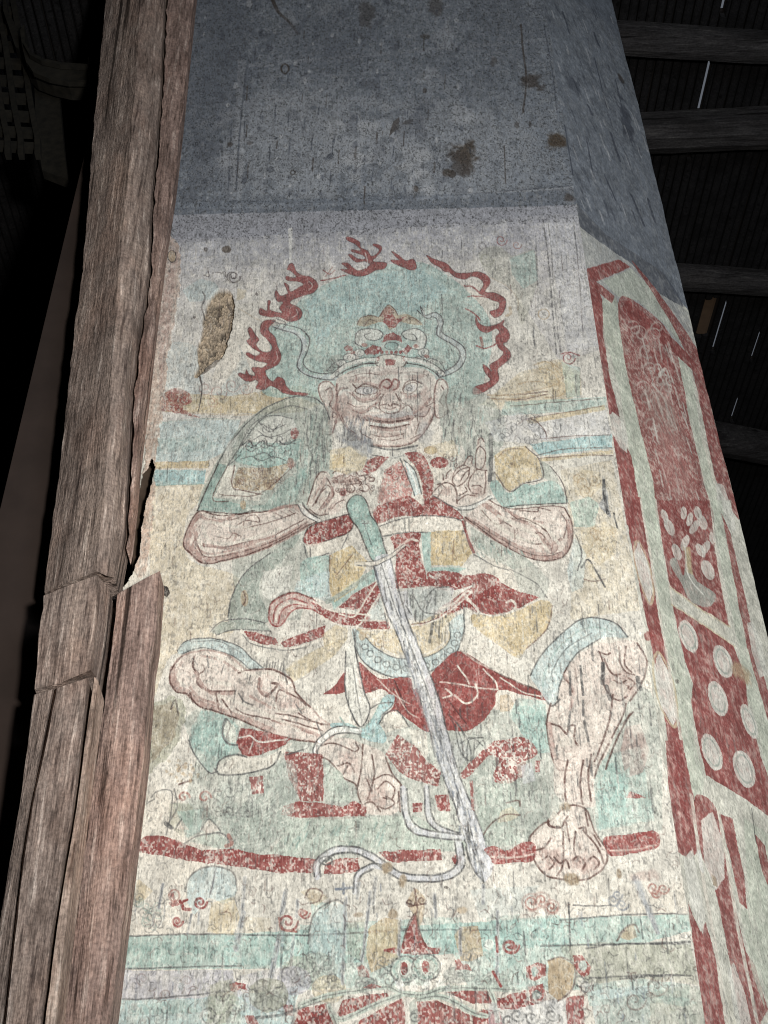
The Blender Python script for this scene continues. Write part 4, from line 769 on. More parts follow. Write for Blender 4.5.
for t in ("88,372 130,357 162,362 160,400 120,422 95,410", "253,332 285,332 318,372 312,400 290,412 265,382", "98,442 150,430 162,490 110,507", "-10,482 60,478 122,500 60,522 -10,515", "228,482 260,472 292,470 294,640 238,640"): F('red', t, a=.88, flake=.5)
for c in ((120, 385, 18), (290, 370, 22), (125, 470, 20), (120, 400, 10)): E('teal', *c[:2], c[2]*.7, c[2]*.8, a=.8)
for c in ((280, 420, 26), (300, 440, 24), (130, 475, 28), (60, 540, 26), (110, 550, 26), (180, 540, 24), (30, 560, 26)): SP('greyink', 1.7, *c, turns=1.4, a=.6); SP('white', 1.8, c[0]+6, c[1]+4, c[2]*.7, turns=1.1, a=.5)
for c in ((110, 148, 30), (145, 140, 26), (180, 165, 24)): SP('rust', 1.8, *c, turns=1.4, a=.7); EO('fleshd', 1.6, c[0], c[1], c[2]*1.1, c[2], a=.4)
for c in ((395, 140, 24), (425, 155, 24), (410, 120, 18)): SP('slate', 1.8, *c, turns=1.4, a=.65)
for c in ((535, 95, 24), (570, 100, 20), (545, 115, 18)): SP('rust', 1.8, *c, turns=1.4, a=.65)
F('grey', "460,70 480,50 520,130 560,260 540,250 500,160", a=.55, wear=.4); S('grey', 3, "470,60 500,130 550,255", a=.6); S('greyink', 1.4, "240,150 245,300", a=.55, wear=.5); S('greyink', 1.4, "82,250 92,330", a=.5)
F('tan', "420,270 440,235 465,225 478,270 450,280", a=.75); S('brown', 1.3, "408,280 440,235 470,225 485,250", a=.5); S('greyink', 1.2, "255,158 340,160 390,158", a=.5); S('greyink', 1.2, "300,310 380,295 450,292 640,292", a=.5); S('greyink', 1.2, "420,415 520,405 620,402", a=.5)
SP('red', 2.2, 30, 300, 26, turns=1.3, a=.7); soft('mud', 245, 65, 34, 26, a=.95, n=.4); soft('mud', 415, 50, 10, 20, a=.7); soft('fleshd', 500, 55, 60, 25, a=.4)
F('deep', "550,470 650,480 690,500 640,510 570,500", a=.4, wear=.5); SP('brown', 1.5, 545, 440, 40, turns=1.2, a=.4); SP('brown', 1.5, 470, 490, 40, turns=1.2, a=.4)

# ---- missing plaster, nails, scratches, grime
K(140, 220, 3.84)
mudp = "330,262 352,280 362,330 358,390 340,460 320,520 285,540 262,560 235,590 215,606 203,590 222,560 218,490 232,440 242,370 270,300 300,262"
F('mud', mudp, a=1, wear=0, jit=1.2, id=MUD); F('mudd', "330,290 355,330 345,400 330,450 345,350", a=.7, jit=2); F('mudd', "230,580 290,535 320,505 300,550 250,585 215,605", a=.75, jit=1.5)
pm = spline(A.pts(mudp), True, 5); bm_ = A.box(pm, .02); mm = A.inside(pm, bm_, 1.2)
rough = .55*fbm(A.U[bm_]/.013, A.V[bm_]/.017, 2, 3)+.45*A.n0[bm_]; rough = rough-.35*sstep(.60, .72, fbm(A.U[bm_]/.018, A.V[bm_]/.03, 6, 3))
A.dep[bm_] = np.where(mm, .020-.016*(rough-.4), A.dep[bm_])
q = A.col[bm_]; q[mm] *= np.clip(.55+.85*rough[mm], .25, 1.3)[:, None]; A.col[bm_] = q
S('dirt', 1.8, "228,600 238,640 232,700 222,740", a=.85, w2=.8); S('dirt', 1.2, "250,290 238,330 245,370", a=.5)
E('dirt', 252, 112, 9, 9, a=.8); E('mudd', 332, 112, 18, 14, a=.85); E('dirt', 208, 372, 6, 6, a=.7); E('dirt', 448, 284, 7, 6, a=.7); S('ink', 1.4, "245,210 265,215 262,195", a=.6); S('ink', 1.4, "290,200 320,205", a=.5)
SP('ink', 1.6, 355, 215, 28, turns=1.5, a=.7); S('greyink', 1.4, "240,275 250,300 242,320", a=.6); F('straw', "375,262 410,270 400,300 370,310", a=.6)
S('tan', 1.2, "380,340 430,370 460,385", a=.4)
# broken strip of pinkish plaster along the post and the dark split beside it
K(0, 0, 1)
strip = "165,240 180,250 178,300 168,360 161,420 155,470 153,520 146,570 138,578 135,560 141,500 145,460 148,400 156,330"
F('pinkplaster', strip, a=.85, wear=.5, jit=2.2); F('fleshd', "172,245 178,255 170,330 160,400 158,330", a=.5, jit=2, wear=.6)
E('tan', 172, 257, 4, 6, a=.9); EO('dirt', 1.3, 172, 257, 4, 6, a=.8)
ps = spline(A.pts(strip), True, 5); bs = A.box(ps, .02); ms = A.inside(ps, bs, 2.0)
A.dep[bs] = np.where(ms, -.006*fbm(A.U[bs]/.02, A.V[bs]/.03, 5, 3)-.002, A.dep[bs])
gap = "152,458 155,468 153,480 147,500 142,530 140,556 132,575 120,590 110,560 125,520 138,492 143,476 148,470"
pg = A.pts(gap); bg = A.box(pg, .02); mg = A.inside(pg, bg, 1.0); q = A.pid[bg]; q[mg] = -1; A.pid[bg] = q
F('dark', "158,585 168,587 170,593 167,598 163,595 158,600", a=.9)  # notch painted dark in place of a shaded hole
# olive bare patch beside the lower plank
K(0, 640, 2.667)
F('moss', "400,170 450,150 490,160 498,200 480,270 430,330 380,380 385,280", a=.75, jit=2, wear=.2); F('mud', "405,180 460,160 480,200 460,270 400,330", a=.5, jit=2, wear=.4); S('dirt', 1.4, "455,185 468,160 475,200", a=.6)
for i in range(24): E('tan', 440+rng.rand()*90, 320+rng.rand()*60, 3+rng.rand()*3, 3+rng.rand()*3, a=.5)
# upper wall marks
K(160, 0, 2.4)
S('dirt', 5, "270,0 285,30 305,48 322,68 330,82", a=.9, w2=3.5); EO('dirt', 2.4, 300, 165, 9, 11, a=.8); E('dirt', 168, 347, 7, 6, a=.8); EO('dirt', 1.6, 319, 414, 5, 5, a=.8); soft('dirt', 495, 35, 22, 40, a=.45); soft('dirt', 660, 15, 24, 34, a=.55); E('dirt', 636, 88, 13, 6, a=.55)
F('dirt', "548,330 560,292 574,282 574,310 560,318", a=.75, jit=.6); F('dirt', "580,300 588,290 608,286 600,300", a=.75, jit=.6); soft('mudd', 730, 375, 32, 44, a=.85, n=.6); soft('mudd', 690, 415, 18, 12, a=.9); soft('dirt', 615, 452, 8, 12, a=.9); soft('dirt', 215, 345, 8, 6, a=.5); F('slated', "610,260 650,260 640,300 615,290", a=.2); E('dirt', 635, 218, 5, 7, a=.7)
for i in range(70):
    x = 180+rng.rand()*560; y = 60+rng.rand()*410; L = 10+rng.rand()*32; S('slated' if i % 3 else 'dirt', 1.0+rng.rand(), [(x, y), (x-2, y+L)], a=.55, wear=.5)
for i in range(170):
    x = 100+rng.rand()*660; y = rng.rand()*480; soft('slated' if i % 4 else 'lgrey', x, y, 3+rng.rand()*6, 3+rng.rand()*7, a=.55)
for i in range(40):
    x = 100+rng.rand()*640; y = rng.rand()*480; soft('slated' if i % 3 else 'lgrey', x, y, 12+rng.rand()*30, 12+rng.rand()*30, a=.28, n=.8)
K(448, 0, 2.4)
soft('dirt', 205, 195, 32, 24, a=.85, n=.7); soft('mudd', 258, 340, 30, 26, a=1, n=.6); soft('dirt', 30, 390, 34, 44, a=.7, n=.7); E('dirt', 10, 418, 10, 10, a=.8); S('dirt', 2.4, "175,60 180,120 188,190 180,270", a=.65); soft('dirt', 110, 145, 12, 14, a=.5); E('dirt', 165, 300, 6, 8, a=.6); E('dirt', 197, 298, 4, 8, a=.6); S('dirt', 1.4, "135,350 138,440", a=.6); S('slated', 1.6, "230,60 250,170 262,270", a=.5); soft('dirt', 290, 475, 18, 14, a=.8); soft('slated', 285, 195, 20, 30, a=.6)
K(370, 220, 3.657)                                         # two drawn lines framing the pale strip near the corner
for t, w in (("632,0 650,120 662,260 672,380 682,490", 3), ("650,0 664,120 672,260 684,380 695,490", 1.8), ("745,20 752,80 758,130", 2.6), ("600,380 598,430 606,470", 3.4), ("335,70 335,130", 2), ("265,110 262,150", 2)): S('greyink', w*.5, t, a=.55, wear=.6)
S('ink', 1.0, "758,130 768,260 780,430", a=.35, wear=.6); S('greyink', 2, "606,60 612,240", a=.35, wear=.6)

# ---- overall ageing: fine vertical scratches, flaking specks, short hair-line strokes
K(0, 0, 1)
def age_lines(n, x0, x1, y0, y1, cols, a, w=1.1, L=(4, 16)):
    for i in range(n):
        x = x0+rng.rand()*(x1-x0); y = y0+rng.rand()*(y1-y0); l = L[0]+rng.rand()**2*(L[1]-L[0]); lean = .155*(x-340)/280*l
        S(cols[i % len(cols)], w*(.45+.6*rng.rand()), [(x, y), (x+lean*.6, y+l)], a=a*(.35+.45*rng.rand()), wear=.5)
age_lines(900, 165, 660, 245, 900, ['greyink', 'brown', 'greyink', 'pale'], .5)
age_lines(260, 120, 690, 870, 1080, ['greyink', 'slate', 'greyink', 'pale'], .55, 1.5, (6, 34))
age_lines(160, 430, 660, 600, 800, ['greyink', 'greyink', 'pale'], .6, 1.5, (6, 30))
age_lines(120, 170, 600, 240, 420, ['greyink', 'ink'], .5, 1.1, (5, 22))
for i in range(4200):                                      # worn brush squiggles and hairline cracks
    x = 150+rng.rand()*545; y = 262+rng.rand()*800; r = 1.6+rng.rand()*3.6; an = rng.rand()*6.3
    t = [(x+r*math.cos(an), y+r*math.sin(an)), (x+r*.8*math.cos(an+1.3), y+r*.8*math.sin(an+1.3)), (x+r*math.cos(an+2.7), y+1.6*r*math.sin(an+2.7))]
    S(['brown', 'greyink', 'pale', 'greyink', 'white'][i % 5], .75, t, a=.22 if y < 900 else .34)
K(0, 0, 1)
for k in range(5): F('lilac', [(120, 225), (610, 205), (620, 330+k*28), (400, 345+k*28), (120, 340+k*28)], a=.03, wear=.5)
pits = (A.pid == WALL)*np.maximum(.42*sstep(.60, .74, .6*A.n0+.4*A.n0b), .25*sstep(.56, .70, A.n3)*A.n1)
A.col = A.col*(1-pits[..., None]); pale_flecks = (A.pid == WALL)*.16*sstep(.58, .72, .6*A.n1+.4*A.n0b)  # pale grey flecks scattered at random over the upper wall
A.col = A.col*(1-pale_flecks[..., None])+PIG['lgrey']*pale_flecks[..., None]
sel = A.pid != WALL
ns2 = fbm(A.U/.0032, A.V/.034, 2, 3); bare = (A.pid != MUD)
pf = np.maximum(.50*sstep(.555, .66, .42*A.n0+.30*A.n0b+.28*A.n3), .34*sstep(.57, .68, ns2))*sel*bare
pf *= np.where(np.isin(A.pid, [SKIRT]+FLAMES), .22, .72)
A.col = A.col*(1-pf[..., None])+PIG['plaster']*1.03*pf[..., None]
dk = np.maximum(.30*sstep(.58, .70, .6*fbm(A.U/.0036, A.V/.040, 4, 3)+.4*A.n0b), .22*sstep(.60, .72, .5*A.n0+.3*A.n1+.2*A.n4))*bare
A.col = A.col*(1-dk[..., None])+PIG['greyink']*.9*dk[..., None]
A.col *= (1+.10*(A.n3-.5)+.16*(A.n0-.5)+.10*(A.n4-.5))[..., None]

A.pid[LOWROW:] = LOWER
# flames get their ids back where the body silhouette covered them; same for the parts above the body
# ------------------------------------------------------------------ right, chamfered face
F, S, E, EO, SP, K, R, soft = B.F, B.S, B.E, B.EO, B.SP, B.K, B.R, B.soft
RP_BORDER, RP_FLOWER, RP_DOTS, RP_LOW, RP_ROOF = 2, 3, 4, 5, 6
K(0, 0, 1)
F('bgreen', "560,200 780,330 900,1150 600,1150", a=.3, wear=.3, sm=False); soft('grey', 610, 262, 80, 70, a=.6, n=.2); soft('grey', 650, 300, 60, 60, a=.4, n=.2)
up_ = B.V > zs[23+42]; B.col[up_] = PIG['slate']*(1+.2*(B.n3[up_]-.5))[:, None]; B.pid[up_] = 1
K(528, 200, 3.2)
F('slate', "-100,-720 400,-720 700,600 470,300 430,232 250,112 155,12 20,0 0,-100", a=.95, wear=.12, sm=False); F('slated', "155,12 250,112 430,232 480,300 500,345 420,300 330,205 250,150 165,85", a=.8, wear=.3, sm=False)
R("-100,-720 400,-720 700,600 500,345 420,300 330,205 250,150 165,85 20,70 -20,-100", 1, False)
F('bgreen', "240,320 292,335 345,600 405,900 425,1040 372,1040 340,880 300,650 265,500 240,400", a=.75); F('bgreen', "480,500 522,540 560,780 622,1010 600,1040 560,880 520,700", a=.7); F('bgreen', "240,260 330,220 400,290 470,400 500,470 440,400 350,320 290,310", a=.7)
bord = "175,240 190,220 290,190 327,215 272,240 217,262 237,320 242,440 262,570 292,680 302,760 332,820 352,950 368,1040 310,1040 290,900 270,800 250,690 233,560 208,430 193,340 180,268"
F('bred', bord, a=.95, flake=.15, id=RP_BORDER, sm=False); F('bred', "212,258 278,308 268,332 208,284", a=.9, flake=.3, id=RP_BORDER, sm=False)
F('bred', "330,195 400,275 452,345 505,420 560,510 565,575 520,520 480,432 420,332", a=.88, flake=.35, id=RP_ROOF)
pan = "288,330 322,312 402,370 442,410 472,470 492,560 522,720 562,900 592,1040 432,1040 402,900 362,740 328,600 303,470"
F('bred', pan, a=.85, flake=.4, id=RP_FLOWER); F('bred', "298,345 322,318 480,458 562,548 558,572 470,492 340,392", a=.97, flake=.1, id=RP_ROOF); F('bred', "395,470 450,500 470,560 430,590 400,560", a=.7)
for i in range(34):
    x = 330+rng.rand()*100; y = 400+rng.rand()*420; SP('pale' if i % 3 else 'fleshd', 2.0, x+.18*(y-400), y, 14+rng.rand()*16, turns=1.1, a=.5, ph=rng.rand()*6)
for i in range(40):
    y = 440+rng.rand()*560; x = 330+.17*(y-400)+rng.rand()*130; S('pale', 2.2, [(x, y), (x+10+10*rng.rand(), y+30+40*rng.rand())], a=.5)
for t in ("410,620 430,680 450,740", "400,590 440,640 450,700", "420,560 440,540 450,560"): S('pale', 3, t, a=.6)
soft('fleshd', 430, 680, 60, 120, a=.45); soft('pinkred', 470, 850, 60, 130, a=.5)
F('bred', "528,538 562,550 592,680 622,800 645,900 675,1020 640,970 600,890 570,740 545,620", a=.92, flake=.25, id=RP_BORDER)
F('pale', "255,700 270,680 300,700 320,760 318,810 295,790 265,740", a=.95); F('pale', "600,905 625,910 660,1010 665,1060 630,1040 605,960", a=.9)
K(528, 500, 3.2)
F('bgreen', "360,0 412,0 440,200 462,340 500,520 522,600 530,760 562,900 540,1000 482,740 432,440 395,200", a=.75); F('bgreen', "580,0 650,0 650,160 720,460 768,700 768,900 700,620 640,300", a=.7)
F('bred', "303,-10 360,-10 388,170 412,330 432,450 460,570 492,760 532,1010 500,1030 440,720 390,440 345,220", a=.95, flake=.15, id=RP_BORDER, sm=False)
for t in ("338,170 354,132 386,200 402,290 390,332 358,260", "400,540 418,488 462,580 478,690 462,724 420,650"): F('pale', t, a=.95, id=RP_BORDER); S('straw', 2, t, closed=True, a=.6)
S('cream', 2.6, "362,0 397,200 434,440 484,740 536,1010", a=.8); S('cream', 2.2, "412,0 442,200 462,330", a=.7); S('cream', 2.2, "582,0 605,170 645,400", a=.7); S('straw', 1.6, "455,278 560,355 645,405", a=.6); S('straw', 1.6, "460,335 560,400 660,470", a=.6)
for i in range(60):
    x = 470+rng.rand()*280; y = 380+rng.rand()*560; S('pale', 1.2, [(x, y), (x+8+8*rng.rand(), y+30+40*rng.rand())], a=.3)
F('bred', "413,0 582,0 602,170 642,402 560,352 455,275 430,130", a=.95, flake=.2, id=RP_FLOWER, sm=False)
for x, y, rx, ry, ro in ((455, 85, 14, 30, -25), (478, 165, 14, 28, -20), (505, 135, 12, 26, 20), (560, 70, 14, 26, -20), (578, 222, 18, 34, -25), (440, 50, 10, 22, -20), (535, 85, 12, 24, 30), (555, 160, 12, 24, -30), (572, 150, 12, 22, 20), (520, 60, 10, 22, 10), (545, 40, 12, 22, -15), (500, 40, 10, 20, 0), (590, 120, 8, 20, -10)):
    E('pale', x, y, rx, ry, rot=ro, a=.88, jit=.4); S('fleshd', 1.2, [(x-rx*.3, y-ry*.5), (x, y), (x+rx*.2, y+ry*.6)], a=.45)
F('ggrey', "455,200 475,185 500,240 512,150 532,240 560,270 602,302 580,342 520,322 490,262", a=.9); F('ochre', "500,150 522,150 530,240 510,230", a=.7); S('pale', 1.8, "505,140 515,240 560,300", a=.6)
F('bred', "620,40 650,110 700,330 730,470 768,620 768,720 700,470 650,200", a=.88, flake=.25, id=RP_BORDER)
F('pale', "700,395 720,390 750,460 768,560 740,570 715,480", a=.9); F('pale', "620,0 645,0 665,90 650,110 630,60", a=.85)
dots = "463,338 560,402 657,470 692,560 702,660 742,820 772,905 772,1016 700,962 570,882 545,780 520,652 526,590 502,520 480,422"
F('bred', dots, a=.95, flake=.15, id=RP_DOTS, sm=False)
for x, y, rx, ry in ((512, 437, 26, 54), (622, 518, 28, 54), (605, 637, 28, 58), (587, 807, 28, 62), (690, 862, 31, 62), (706, 710, 20, 58)):
    E('pale', x, y, rx, ry, rot=-20, a=.95, jit=.5); EO('sage', 1.4, x, y, rx*.7, ry*.75, rot=-20, a=.5)
soft('tan', 680, 555, 34, 30, a=.8); E('dirt', 475, 580, 7, 8, a=.6); E('red', 385, 435, 14, 16, a=.7)
K(528, 740, 3.2)
F('bgreen', "690,250 772,300 830,900 790,920 742,710 708,540", a=.7)
F('bred', "440,0 492,0 532,180 552,350 522,380 482,360 450,150", a=.92, flake=.2, id=RP_BORDER); F('bred', "512,518 552,612 572,580 602,700 640,980 580,980 545,780", a=.92, flake=.2, id=RP_BORDER)
F('pale', "498,380 530,348 572,560 560,622 520,520", a=.9, id=RP_BORDER)
F('bred', "535,180 602,220 642,420 692,640 760,980 700,980 640,660 600,470 555,350", a=.88, flake=.25, id=RP_LOW); F('pale', "555,255 590,228 627,330 632,440 602,482 570,400", a=.88, id=RP_LOW); F('mud', "590,425 605,440 610,468 596,462", a=.8)
F('bred', "613,235 652,250 692,430 702,540 680,522 650,382", a=.9, flake=.2, id=RP_LOW); F('pale', "640,740 660,710 700,820 730,980 680,980", a=.85, id=RP_LOW); F('bred', "690,660 730,720 770,860 750,900 715,780", a=.8, flake=.3)
F('bred', "725,300 760,340 790,520 750,420", a=.88, flake=.2, id=RP_LOW); F('bgreen', "680,540 705,545 745,720 760,860 720,740", a=.7)
S('cream', 3.4, "525,180 552,370 592,600 625,820 648,980", a=.8); S('cream', 3.4, "610,230 645,420 672,580 700,720 735,900", a=.8); S('white', 4, "550,360 560,410", a=.8)
S('greyink', 1, "715,220 730,330", a=.5)
K(448, 0, 2.4)
for t, w in (("350,80 362,112", 4), ("390,320 400,350 412,385", 4), ("275,30 290,80", 3), ("480,480 495,530", 4), ("440,470 470,540", 4), ("300,190 310,215", 3), ("335,255 345,275", 4), ("375,420 400,480", 3), ("350,140 380,260", 2), ("280,300 300,420", 2), ("400,190 430,320", 2), ("330,330 350,430", 2)): S('slated', w, t, a=.75)
soft('slated', 425, 282, 16, 44, a=.9, n=.6); soft('dirt', 412, 188, 8, 10, a=.8); soft('slated', 300, 205, 18, 20, a=.6)
for i in range(160):
    x = 230+rng.rand()*280; y = rng.rand()*520; L = 8+rng.rand()*30; S('slated' if i % 3 else 'lgrey', 1.4+rng.rand()*2, [(x, y), (x+.35*L, y+L)], a=.4, wear=.5)
pf = (sstep(.58, .72, .5*B.n1+.3*B.n2+.2*B.n3)*.25+sstep(.58, .72, B.ns)*.15)*(B.pid != 1)
B.col = B.col*(1-pf[..., None])+PIG['plaster']*pf[..., None]
dk = sstep(.62, .74, .45*B.ns+.35*B.n1+.2*B.n4)*.3
B.col = B.col*(1-dk[..., None])+PIG['greyink']*.8*dk[..., None]
B.col *= (1+.12*(B.n3-.5)+.14*(B.n1-.5)+.10*(B.n4-.5))[..., None]

B.pid[LOWROW:] = 7
# ------------------------------------------------------------------ materials
def new_mat(name):
    m = bpy.data.materials.new(name); m.use_nodes = True
    nt = m.node_tree; nt.nodes.clear()
    out = nt.nodes.new('ShaderNodeOutputMaterial'); b = nt.nodes.new('ShaderNodeBsdfPrincipled')
    nt.links.new(b.outputs[0], out.inputs[0])
    return m, nt, b
def nd(nt, t, **kw):
    n = nt.nodes.new(t)
    for k, v in kw.items(): setattr(n, k, v)
    return n
def nz(nt, vec, scale, detail=4, rough=.6, vs=None):
    if vs:
        mp = nd(nt, 'ShaderNodeMapping'); mp.inputs['Scale'].default_value = vs; nt.links.new(vec, mp.inputs[0]); vec = mp.outputs[0]
    n = nd(nt, 'ShaderNodeTexNoise'); n.inputs['Scale'].default_value = scale; n.inputs['Detail'].default_value = detail; n.inputs['Roughness'].default_value = rough
    nt.links.new(vec, n.inputs['Vector']); return n.outputs['Fac']
def ramp(nt, fac, stops):
    r = nd(nt, 'ShaderNodeValToRGB'); e = r.color_ramp.elements
    while len(e) < len(stops): e.new(.5)
    for k, (p, c) in enumerate(stops): e[k].position = p; e[k].color = (*c, 1)
    nt.links.new(fac, r.inputs[0]); return r.outputs[0]
def mixc(nt, mode, fac, a, b):
    m = nd(nt, 'ShaderNodeMix', data_type='RGBA', blend_type=mode); 
    if isinstance(fac, float): m.inputs[0].default_value = fac
    else: nt.links.new(fac, m.inputs[0])
    for i, v in ((6, a), (7, b)):
        if isinstance(v, tuple): m.inputs[i].default_value = (*v, 1)
        else: nt.links.new(v, m.inputs[i])
    return m.outputs[2]
def srgb(r, g, b): return tuple(float(v) for v in to_lin(np.array([r, g, b])/255.0))

def mat_fresco():
    m, nt, b = new_mat('painted_plaster')
    a = nd(nt, 'ShaderNodeAttribute', attribute_name='pigment'); g = nd(nt, 'ShaderNodeNewGeometry'); P = g.outputs['Position']
    n1 = nz(nt, P, 260, 3, .7, (1, 1, .32)); n2 = nz(nt, P, 120, 4, .65, (1, 1, .35))
    c = mixc(nt, 'MULTIPLY', 1.0, a.outputs['Color'], ramp(nt, n1, [(.30, (.52, .52, .51)), (.43, (.96, .96, .96)), (.57, (1.04, 1.04, 1.04)), (.70, (1.30, 1.30, 1.30))]))
    c = mixc(nt, 'MULTIPLY', .45, c, ramp(nt, n2, [(.34, (.74, .73, .72)), (.5, (1, 1, 1)), (.66, (1.16, 1.16, 1.16))]))
    nt.links.new(c, b.inputs['Base Color']); b.inputs['Roughness'].default_value = .92; b.inputs['Specular IOR Level'].default_value = .15
    bp = nd(nt, 'ShaderNodeBump'); bp.inputs['Strength'].default_value = .55; bp.inputs['Distance'].default_value = .004
    ad = nd(nt, 'ShaderNodeMath', operation='ADD'); nt.links.new(n1, ad.inputs[0]); nt.links.new(nz(nt, P, 45, 5), ad.inputs[1])
    nt.links.new(ad.outputs[0], bp.inputs['Height']); nt.links.new(bp.outputs[0], b.inputs['Normal'])
    return m
def mat_wood(name, dark, mid, light, red=None, cross=False):
    m, nt, b = new_mat(name)
    g = nd(nt, 'ShaderNodeNewGeometry'); P = g.outputs['Position']
    vs = (1, 1, .07) if not cross else (.07, 1, 1)
    n = nz(nt, P, 70, 6, .65, vs); n2 = nz(nt, P, 9, 5, .65, (1, 1, .35) if not cross else (.35, 1, 1)); fine = nz(nt, P, 230, 4, .6, (1, 1, .10) if not cross else (.1, 1, 1))
    sp = nz(nt, P, 120, 3, .6)
    c = ramp(nt, n, [(.34, dark), (.47, mid), (.56, mid), (.68, light)])
    c = mixc(nt, 'MULTIPLY', .85, c, ramp(nt, n2, [(.36, (.48, .46, .45)), (.5, (1, 1, 1)), (.64, (1.28, 1.26, 1.22))]))
    c = mixc(nt, 'MULTIPLY', .8, c, ramp(nt, fine, [(.36, (.62, .62, .62)), (.5, (1, 1, 1)), (.64, (1.28, 1.28, 1.28))]))
    c = mixc(nt, 'MULTIPLY', .6, c, ramp(nt, sp, [(.36, (.55, .55, .55)), (.5, (1, 1, 1)), (.64, (1.35, 1.35, 1.35))]))
    if red:
        f = ramp(nt, nz(nt, P, 5.5, 5, .7, (1, 1, .5)), [(.48, (0, 0, 0)), (.66, (.75, .75, .75))])
        c = mixc(nt, 'MIX', f, c, mixc(nt, 'MULTIPLY', 1.0, c, red))
    cr = ramp(nt, nz(nt, P, 26, 2, .5, (1, 1, .02) if not cross else (.02, 1, 1)), [(.30, (.12, .11, .10)), (.345, (1, 1, 1))])
    c = mixc(nt, 'MULTIPLY', .9, c, cr)
    nt.links.new(c, b.inputs['Base Color']); b.inputs['Roughness'].default_value = .85; b.inputs['Specular IOR Level'].default_value = .2
    bp = nd(nt, 'ShaderNodeBump'); bp.inputs['Strength'].default_value = .8; bp.inputs['Distance'].default_value = .006
    ad = nd(nt, 'ShaderNodeMath', operation='ADD'); nt.links.new(n, ad.inputs[0]); nt.links.new(fine, ad.inputs[1])
    nt.links.new(ad.outputs[0], bp.inputs['Height']); nt.links.new(bp.outputs[0], b.inputs['Normal'])
    return m
def mat_plain(name, c1, c2, scale=12, rough=.85, bump=.3, bd=.004):
    m, nt, b = new_mat(name)
    g = nd(nt, 'ShaderNodeNewGeometry'); n = nz(nt, g.outputs['Position'], scale, 6)
    nt.links.new(ramp(nt, n, [(.3, c1), (.7, c2)]), b.inputs['Base Color']); b.inputs['Roughness'].default_value = rough; b.inputs['Specular IOR Level'].default_value = .2
    bp = nd(nt, 'ShaderNodeBump'); bp.inputs['Strength'].default_value = bump; bp.inputs['Distance'].default_value = bd
    nt.links.new(n, bp.inputs['Height']); nt.links.new(bp.outputs[0], b.inputs['Normal'])
    return m
FRESCO = mat_fresco()
WOOD = mat_wood('weathered_timber', srgb(84, 72, 66), srgb(142, 126, 116), srgb(196, 180, 168), red=(1.05, .94, .89))
WOODR = mat_wood('reddish_timber', srgb(86, 70, 63), srgb(146, 124, 114), srgb(192, 172, 160), red=(1.04, .91, .85))
WOODL = mat_wood('pale_batten', srgb(118, 98, 86), srgb(170, 150, 136), srgb(202, 186, 172), red=(1.03, .93, .88))
BEAM = mat_wood('dark_beam', srgb(32, 30, 30), srgb(52, 50, 50), srgb(72, 70, 69), cross=True)  # dark wood tone for the beams
SLAT = mat_wood('dark_slats', srgb(17, 16, 17), srgb(27, 26, 27), srgb(40, 38, 38), cross=False)  # darkest wood tone, for the close-set slats
BROWN = mat_plain('shaded_brown_wall', srgb(44, 36, 32), srgb(56, 46, 41), 4, .9, .15)  # brown wall with the shade behind the post put into its colour
DARKW = mat_plain('dark_room_wall', srgb(34, 28, 26), srgb(50, 42, 38), 3)
FLOORM = mat_plain('earth_floor', srgb(92, 84, 74), srgb(120, 110, 98), 6)
PLASTER = mat_plain('bare_plaster', srgb(120, 124, 130), srgb(160, 158, 150), 8, .92)
DIM = mat_plain('dim_carving', srgb(18, 17, 14), srgb(36, 33, 27), 30)  # very dark colour puts the dimness of that corner into the carving
BACKB = mat_plain('roof_board', srgb(22, 19, 17), srgb(34, 29, 26), 9)

# ------------------------------------------------------------------ painted sheets -> meshes, one per part
def sheet_mesh(s, pos, names, split_ids, low):
    idx = np.arange(s.H*s.W).reshape(s.H, s.W)
    q = np.stack([idx[:-1, :-1], idx[:-1, 1:], idx[1:, 1:], idx[1:, :-1]], -1).reshape(-1, 4)   # rows run upward to downward
    fid = s.pid[:-1, :-1].reshape(-1)
    co = pos.reshape(-1, 3); col = to_lin(np.clip(s.col, 0, 1)).reshape(-1, 3)
    made = {}
    def build(i, parent):
        sel_ = np.where(fid == i)[0]
        if len(sel_) < 12: return None
        if i in split_ids:
            W1 = s.W-1; left = set(sel_.tolist()); comps = []
            while left:
                st = [left.pop()]; comp = list(st)
                while st:
                    e = st.pop()
                    for e2 in (e-1, e+1, e-W1, e+W1, e-W1-1, e-W1+1, e+W1-1, e+W1+1):
                        if e2 in left: left.remove(e2); st.append(e2); comp.append(e2)
                comps.append(comp)
            comps.sort(key=len, reverse=True)
            big = [k for k in comps if len(k) >= 60] or comps[:1]
            small = [e for k in comps if len(k) < 60 for e in k]
            if small and i != low: fid[small] = low
            res = None
            for k in big:
                f = q[np.array(sorted(k))]; u, inv = np.unique(f, return_inverse=True)
                o_ = link_np(names[i], co[u], inv.reshape(-1, 4), FRESCO, col[u], parent); res = res or o_
            return res
        f = q[sel_]
        u, inv = np.unique(f, return_inverse=True)
        return link_np(names[i], co[u], inv.reshape(-1, 4), FRESCO, col[u], parent)
    return build

